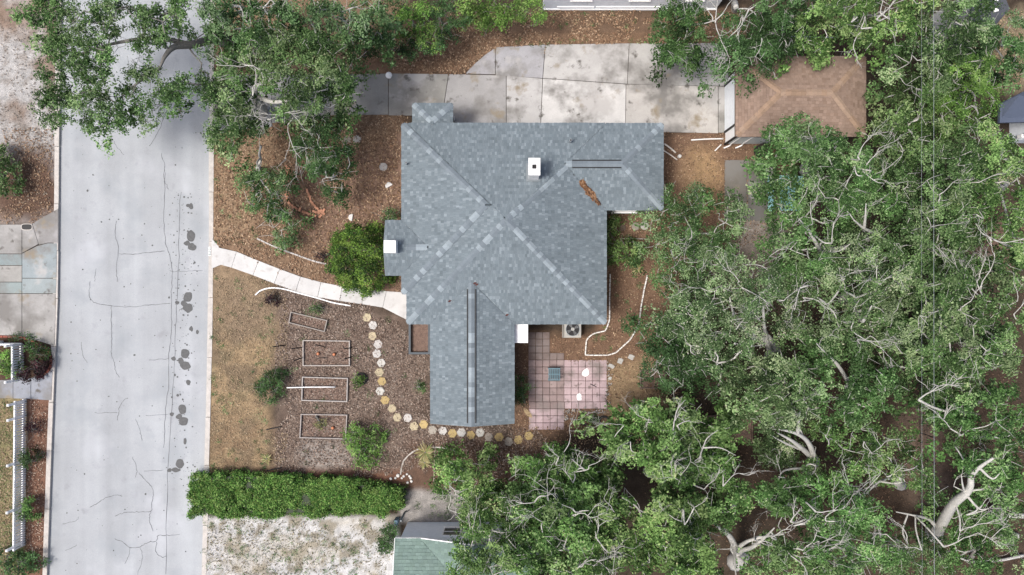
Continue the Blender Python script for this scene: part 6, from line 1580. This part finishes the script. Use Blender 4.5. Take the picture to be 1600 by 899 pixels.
# ---------------------------------------------------------------- shrubs and small plants
LP['straw'] = [(156, 150, 92), (124, 132, 72), (176, 166, 116), (98, 116, 58), (146, 128, 84)]
LP['conifer'] = [(74, 112, 38), (56, 90, 32), (100, 138, 48), (42, 72, 28), (124, 158, 60)]
cnf = []
crn = np.random.default_rng(510)
for k in range(34):
    a_, q_ = 2.4 * k, (k / 33.0) ** 0.5
    cnf.append((566 + 47 * q_ * math.cos(a_), 405 + 50 * q_ * math.sin(a_), 9 + crn.uniform(0, 4), 9 + crn.uniform(0, 4), 0.55 + 1.9 * (1 - q_ ** 2) + crn.uniform(-.3, .4)))
tree('big round yellow-green conifer bush beside the front walk', (566, 405), (566, 405, 1.2), cnf, 'conifer', seed=51, spacing=0.24, leafn=150, size=0.10, R=0.22, name='conifer_bush', group=None, tr=0.07, zj=0.1, dome=1.0, cat='bush', twigs=0, skip=0.0, flat=1.3, bark='bark_dark', r0=0.008, grow_=1.0, under=0.0)
bush('blue-green rounded shrub at the lawn edge beside the white pipe', 424, 603, [(424, 598, 16, 16, 0.7), (420, 615, 16, 14, 0.6), (432, 590, 12, 12, 0.5), (410, 605, 8, 10, 0.4)], 'dark', 52, size=0.075, R=0.2, spacing=0.2, leafn=130, flat=1.0, name='shrub')
bush('light green grassy shrub between the lowest bed and the hedge', 568, 697, [(566, 692, 24, 24, 0.6), (550, 685, 12, 20, 0.45), (585, 685, 14, 20, 0.5), (572, 715, 20, 14, 0.45)], 'lime', 53, size=0.11, R=0.22, spacing=0.24, leafn=90, flat=1.0, name='shrub')
bush('bright vine bush climbing the right wall of the house', 965, 385, [(955, 352, 14, 14, 1.3), (965, 395, 18, 20, 1.1), (990, 388, 20, 12, 0.9), (955, 385, 10, 26, 1.2), (985, 405, 12, 8, .8)], 'lush', 54, size=0.09, R=0.25, spacing=0.25, leafn=130, name='vine_bush')
bush('dark bush against the back wing left of the patio', 815, 612, [(815, 600, 10, 14, 1.0), (815, 622, 11, 14, 1.0)], 'dark', 55, size=0.09, R=0.24, spacing=0.24, leafn=130, flat=1.0, name='shrub')
bush('small fern between the two black rings below the patio', 925, 657, [(926, 656, 9, 7, 0.3)], 'lush', 56, size=0.09, R=0.12, spacing=0.16, leafn=70, name='fern', cat='fern')
bush('small green plant inside the black ring by the vegetable bed', 561, 595, [(560, 595, 7, 9, 0.3)], 'lime', 57, size=0.08, R=0.13, spacing=0.15, leafn=70, name='garden_plant', cat='plant')
bush('tiny green plant in the mulch left of the front wing', 656, 605, [(656, 605, 7, 6, 0.2)], 'oak', 58, size=0.08, R=0.13, spacing=0.15, leafn=60, name='garden_plant', cat='plant')
bush('dry straw-coloured plant in the bed nearest the hedge', 500, 660, [(500, 662, 8, 5, 0.3)], 'straw', 59, size=0.10, R=0.13, spacing=0.15, leafn=50, name='garden_plant', cat='plant')
bush('little plant at the upper end of the tilted bed', 495, 481, [(494, 482, 9, 6, 0.3)], 'oak', 60, size=0.08, R=0.13, spacing=0.16, leafn=60, name='garden_plant', cat='plant')
bush('round green shrub beside the picket fence, upper one', 45, 718, [(45, 718, 11, 11, 0.5)], 'dark', 61, size=0.085, R=0.18, spacing=0.18, leafn=100, flat=1.0, name='shrub')
bush('loose light green shrub growing through the picket fence', 43, 797, [(42, 790, 10, 9, 0.6), (47, 803, 9, 10, 0.5)], 'lush', 62, size=0.11, R=0.18, spacing=0.2, leafn=80, flat=1.0, name='shrub')
bush('leafy plant at the left edge beyond the street, on sand', 8, 275, [(8, 262, 16, 16, 0.8), (15, 290, 16, 14, 0.7), (-5, 240, 14, 14, 0.8)], 'oak', 63, size=0.12, R=0.24, spacing=0.25, leafn=100, name='shrub')
bush('green foliage patch in the planting bed across the street', 18, 570, [(15, 575, 14, 14, 0.5), (8, 555, 10, 8, 0.45)], 'lime', 64, size=0.10, R=0.2, spacing=0.2, leafn=80, name='shrub')
bush('mixed green plant under the brick border across the street', 62, 552, [(60, 552, 12, 9, 0.5), (50, 542, 8, 6, 0.45), (34, 530, 16, 4, 0.3)], 'dark', 65, size=0.09, R=0.18, spacing=0.2, leafn=90, name='shrub')
LP['maroon'] = [(70, 40, 50), (52, 30, 38), (88, 52, 58), (60, 48, 46)]
bush('dark maroon leafy plant near the street end of the picket bed', 60, 575, [(60, 572, 14, 10, 0.5), (46, 585, 14, 8, 0.5)], 'maroon', 66, size=0.10, R=0.18, spacing=0.2, leafn=90, name='shrub')
bush('small maroon plant in the dry lawn beside the front walk', 423, 468, [(423, 468, 10, 9, 0.25)], 'maroon', 67, size=0.07, R=0.15, spacing=0.16, leafn=90, name='garden_plant', cat='plant')
bush('dark maroon plant left of the big conifer bush', 503, 402, [(503, 402, 6, 8, 0.25)], 'maroon', 68, size=0.07, R=0.13, spacing=0.16, leafn=80, name='garden_plant', cat='plant')
bush('brown dry shrub beside the picket fence near the bottom', 52, 672, [(50, 668, 10, 8, 0.4)], 'maroon', 69, size=0.08, R=0.16, spacing=0.18, leafn=70, name='shrub')
bush('dark shrub against the green-roofed house wall', 602, 845, [(602, 848, 12, 16, 0.8), (612, 832, 8, 10, 0.8)], 'dark', 70, size=0.08, R=0.2, spacing=0.2, leafn=110, flat=1.0, name='shrub')
bush('dark green plants by the bottom left picket fence end', 20, 885, [(12, 870, 20, 14, 0.6), (25, 890, 18, 12, 0.6), (50, 880, 12, 12, 0.5)], 'dark', 71, size=0.12, R=0.22, spacing=0.24, leafn=80, name='shrub')
bush('low green growth where the conifer bush meets the house', 612, 345, [(608, 338, 14, 8, 0.6)], 'oak', 72, size=0.09, R=0.18, spacing=0.2, leafn=80, name='shrub')
# spiky rosettes
def rosette(label, px, py, n, L, pal, seed, z=0.1, name='agave', cat='plant', W=0.05, tilt=0.5):
    r = np.random.default_rng(seed); w = P(px, py); V, Cc = [], []; pl_ = palette(pal)
    for k in range(n):
        a = 2.4 * k + r.normal(0, 0.12); e = 0.25 + tilt * r.random(); l = L * r.uniform(0.7, 1.1)
        d = np.array((math.cos(a), math.sin(a), 0)); s_ = np.array((-math.sin(a), math.cos(a), 0)); c = pl_[r.integers(0, len(pl_))] * r.uniform(.85, 1.15)
        pts = [(0.03, 0.35), (0.4, 1.0), (0.75, 0.75), (1.0, 0.02)]
        n0 = len(V)
        for t, wd in pts:
            p = np.array((w[0], w[1], z)) + d * l * t * math.cos(e) + np.array((0, 0, l * math.sin(e) * t * (1 - 0.55 * t)))
            V += [p + s_ * W * wd, p - s_ * W * wd]; Cc += [c, c]
    V = np.array(V); F = []
    for k in range(n):
        for i in range(3): a = k * 8 + i * 2; F.append((a, a + 1, a + 3, a + 2))
    root = empty(name, (w[0], w[1], 0), label, cat)
    o = link('leaves', npmesh('leaves', V, np.array(F), np.array(Cc)), M['leaf_matt'], root); o['kind'] = 'stuff'
    MB().cyl(w[0], w[1], -0.02, z + 0.06, 0.06, 0.03, 8).build('stem', M['bark_dark'], root)
    return root
rosette('yellow-green spiky plant inside the grey curved edging', 665, 706, 70, 0.62, 'straw', 1, W=0.026)
rosette('dry straw plume drooping below the spiky plant', 664, 722, 40, 0.42, 'straw', 2, name='dry_plant', W=0.02)
rosette('second spiky plant right of the yellow-green one', 696, 716, 34, 0.45, 'straw', 3, W=0.024)
rosette('dry straw-like tuft at the lawn edge near the hedge', 418, 716, 34, 0.34, 'straw', 4, name='dry_tuft', W=0.02)
rosette('orange-yellow spiky plant at the bottom left fence end', 28, 868, 26, 0.5, 'straw', 5, z=0.3, W=0.045)
rosette('green spiky plant at the bottom left beside the street bed', 46, 872, 30, 0.45, 'lush', 6, z=0.2)
rosette('straw-coloured dead plant beside the white bed edging', 995, 420, 34, 0.4, 'straw', 7, name='dry_plant', W=0.022)
# low weeds scattered on lawn, sand and beds (uncountable)
wr = np.random.default_rng(77); wc_ = []
for poly, n in (([(330, 425), (430, 440), (425, 740), (326, 740)], 60), ([(330, 215), (420, 220), (480, 400), (335, 380)], 36), ([(318, 815), (610, 815), (600, 899), (318, 899)], 80), ([(440, 480), (640, 500), (640, 735), (440, 735)], 26), ([(800, 62), (1130, 62), (1130, 72), (800, 74)], 16), ([(660, 770), (725, 770), (720, 812), (640, 805)], 26), ([(950, 430), (1000, 440), (985, 550), (920, 550)], 16), ([(0, 625), (40, 625), (36, 895), (0, 895)], 40), ([(700, 20), (1100, 20), (1100, 44), (700, 44)], 30)):
    pw_ = np.array(px2w(poly)); q = wr.uniform(pw_.min(0), pw_.max(0), (n * 3, 2)); q = q[polysd(q[:, 0], q[:, 1], pw_) > 0][:n]
    wc_.append(np.column_stack([q, np.full(len(q), 0.03)]))
wc_ = np.vstack(wc_)
V, Cc = sprays(wr, wc_, 0.17 * wr.uniform(.5, 1.5, len(wc_)), 34, 0.07, palette('oak') * 0.9, flat=0.15, sub=8, sprig=0.05, aspect=0.3)
V[:, 2] = np.maximum(V[:, 2], 0.016)
props(link('weeds', npmesh('weeds', V, np.arange(len(V)).reshape(-1, 4), Cc), M['leaf_matt']), 'low green weeds scattered over lawn, sand and beds', 'weeds', kind='stuff')
# ---------------------------------------------------------------- clipped hedge
hd = empty('hedge', (*P(460, 772)[:2], 0), 'long clipped bright green hedge along the lower lot line', 'hedge')
hrg = np.random.default_rng(88)
hz = 0.85
hpoly = px2w([(296, 746), (360, 744), (420, 748), (500, 752), (560, 757), (626, 769), (624, 799), (560, 802), (460, 806), (400, 808), (297, 804)], hz)
hp = np.array(hpoly)
core = MB().prism([tuple(np.mean(hp, axis=0) + (q - np.mean(hp, axis=0)) * 0.93) for q in hp], -0.05, hz - 0.22).build('branches', M['obj'], hd, color=(0.018, 0.03, 0.010))  # solid near-black green block filling the hedge, seen through leaf gaps
q = hrg.uniform(hp.min(0), hp.max(0), (5200, 2)); dq = polysd(q[:, 0], q[:, 1], hp) + (fbm(q[:, 0] * 1.6, q[:, 1] * 1.6, 3) - .5) * .9 ; q = q[(dq > 0.02) & (fbm(q[:, 0] * 2.2 + 5, q[:, 1] * 2.2, 2) > 0.33)]
zq = hz - 0.12 + (fbm(q[:, 0] * 1.6, q[:, 1] * 1.6, 4) - .5) * 0.75
top_c = np.column_stack([q, zq])
sid = []
for i in range(len(hp)):
    a, b = hp[i], hp[(i + 1) % len(hp)]; n = int(np.linalg.norm(b - a) * 26)
    t_ = hrg.random(n); sid.append(np.column_stack([a + (b - a) * t_[:, None] + hrg.normal(0, .05, (n, 2)), hrg.uniform(0.08, hz - .15, n)]))
cs = np.vstack([top_c] + sid)
LP['hedge'] = [(88, 138, 48), (68, 114, 40), (114, 162, 64), (54, 92, 34), (140, 178, 86), (108, 130, 58)]
V, Cc = sprays(hrg, cs, np.full(len(cs), 0.16), 24, 0.085, palette('hedge'), flat=0.8, sub=6, sprig=0.05, tone=0.16)
link('foliage', npmesh('foliage', V, np.arange(len(V)).reshape(-1, 4), Cc), M['leaf'], hd)['kind'] = 'stuff'
# fallen logs under the right-hand trees
for k, (pts, r_, lab) in enumerate([([(1600, 806, .2), (1570, 806, .2), (1540, 806, .18)], .13, 'grey fallen log under the lower right oak'), ([(1590, 838, .2), (1575, 832, .2), (1570, 829, .2)], .14, 'short fallen log near the right edge'), ([(1520, 682, .15), (1550, 684, .18), (1580, 680, .15)], .10, 'grey fallen log on earth right of the wire fence'),
                                  ([(1490, 650, .2), (1540, 622, .25), (1570, 608, .25)], .13, 'long dark fallen trunk at the right edge'), ([(1600, 868, .2), (1560, 876, .2), (1520, 878, .2), (1500, 872, .2)], .07, 'pale fallen branch along the bottom right edge'), ([(1512, 880, .15), (1525, 860, .2), (1535, 850, .2)], .12, 'dark leaning log in the lower right corner'), ([(1190, 640, .1), (1215, 648, .1), (1230, 640, .1)], .04, 'thin fallen branch beside the lower wooden beds')]):
    t = Tubes(); pp = catmull([P(*q_) for q_ in pts], 5); t.add(pp, np.linspace(r_, r_ * .7, len(pp)), 9)
    props(t.build('fallen_log', M['bark_dark' if 'dark' in lab else 'bark']), lab, 'log', 'fallen logs')
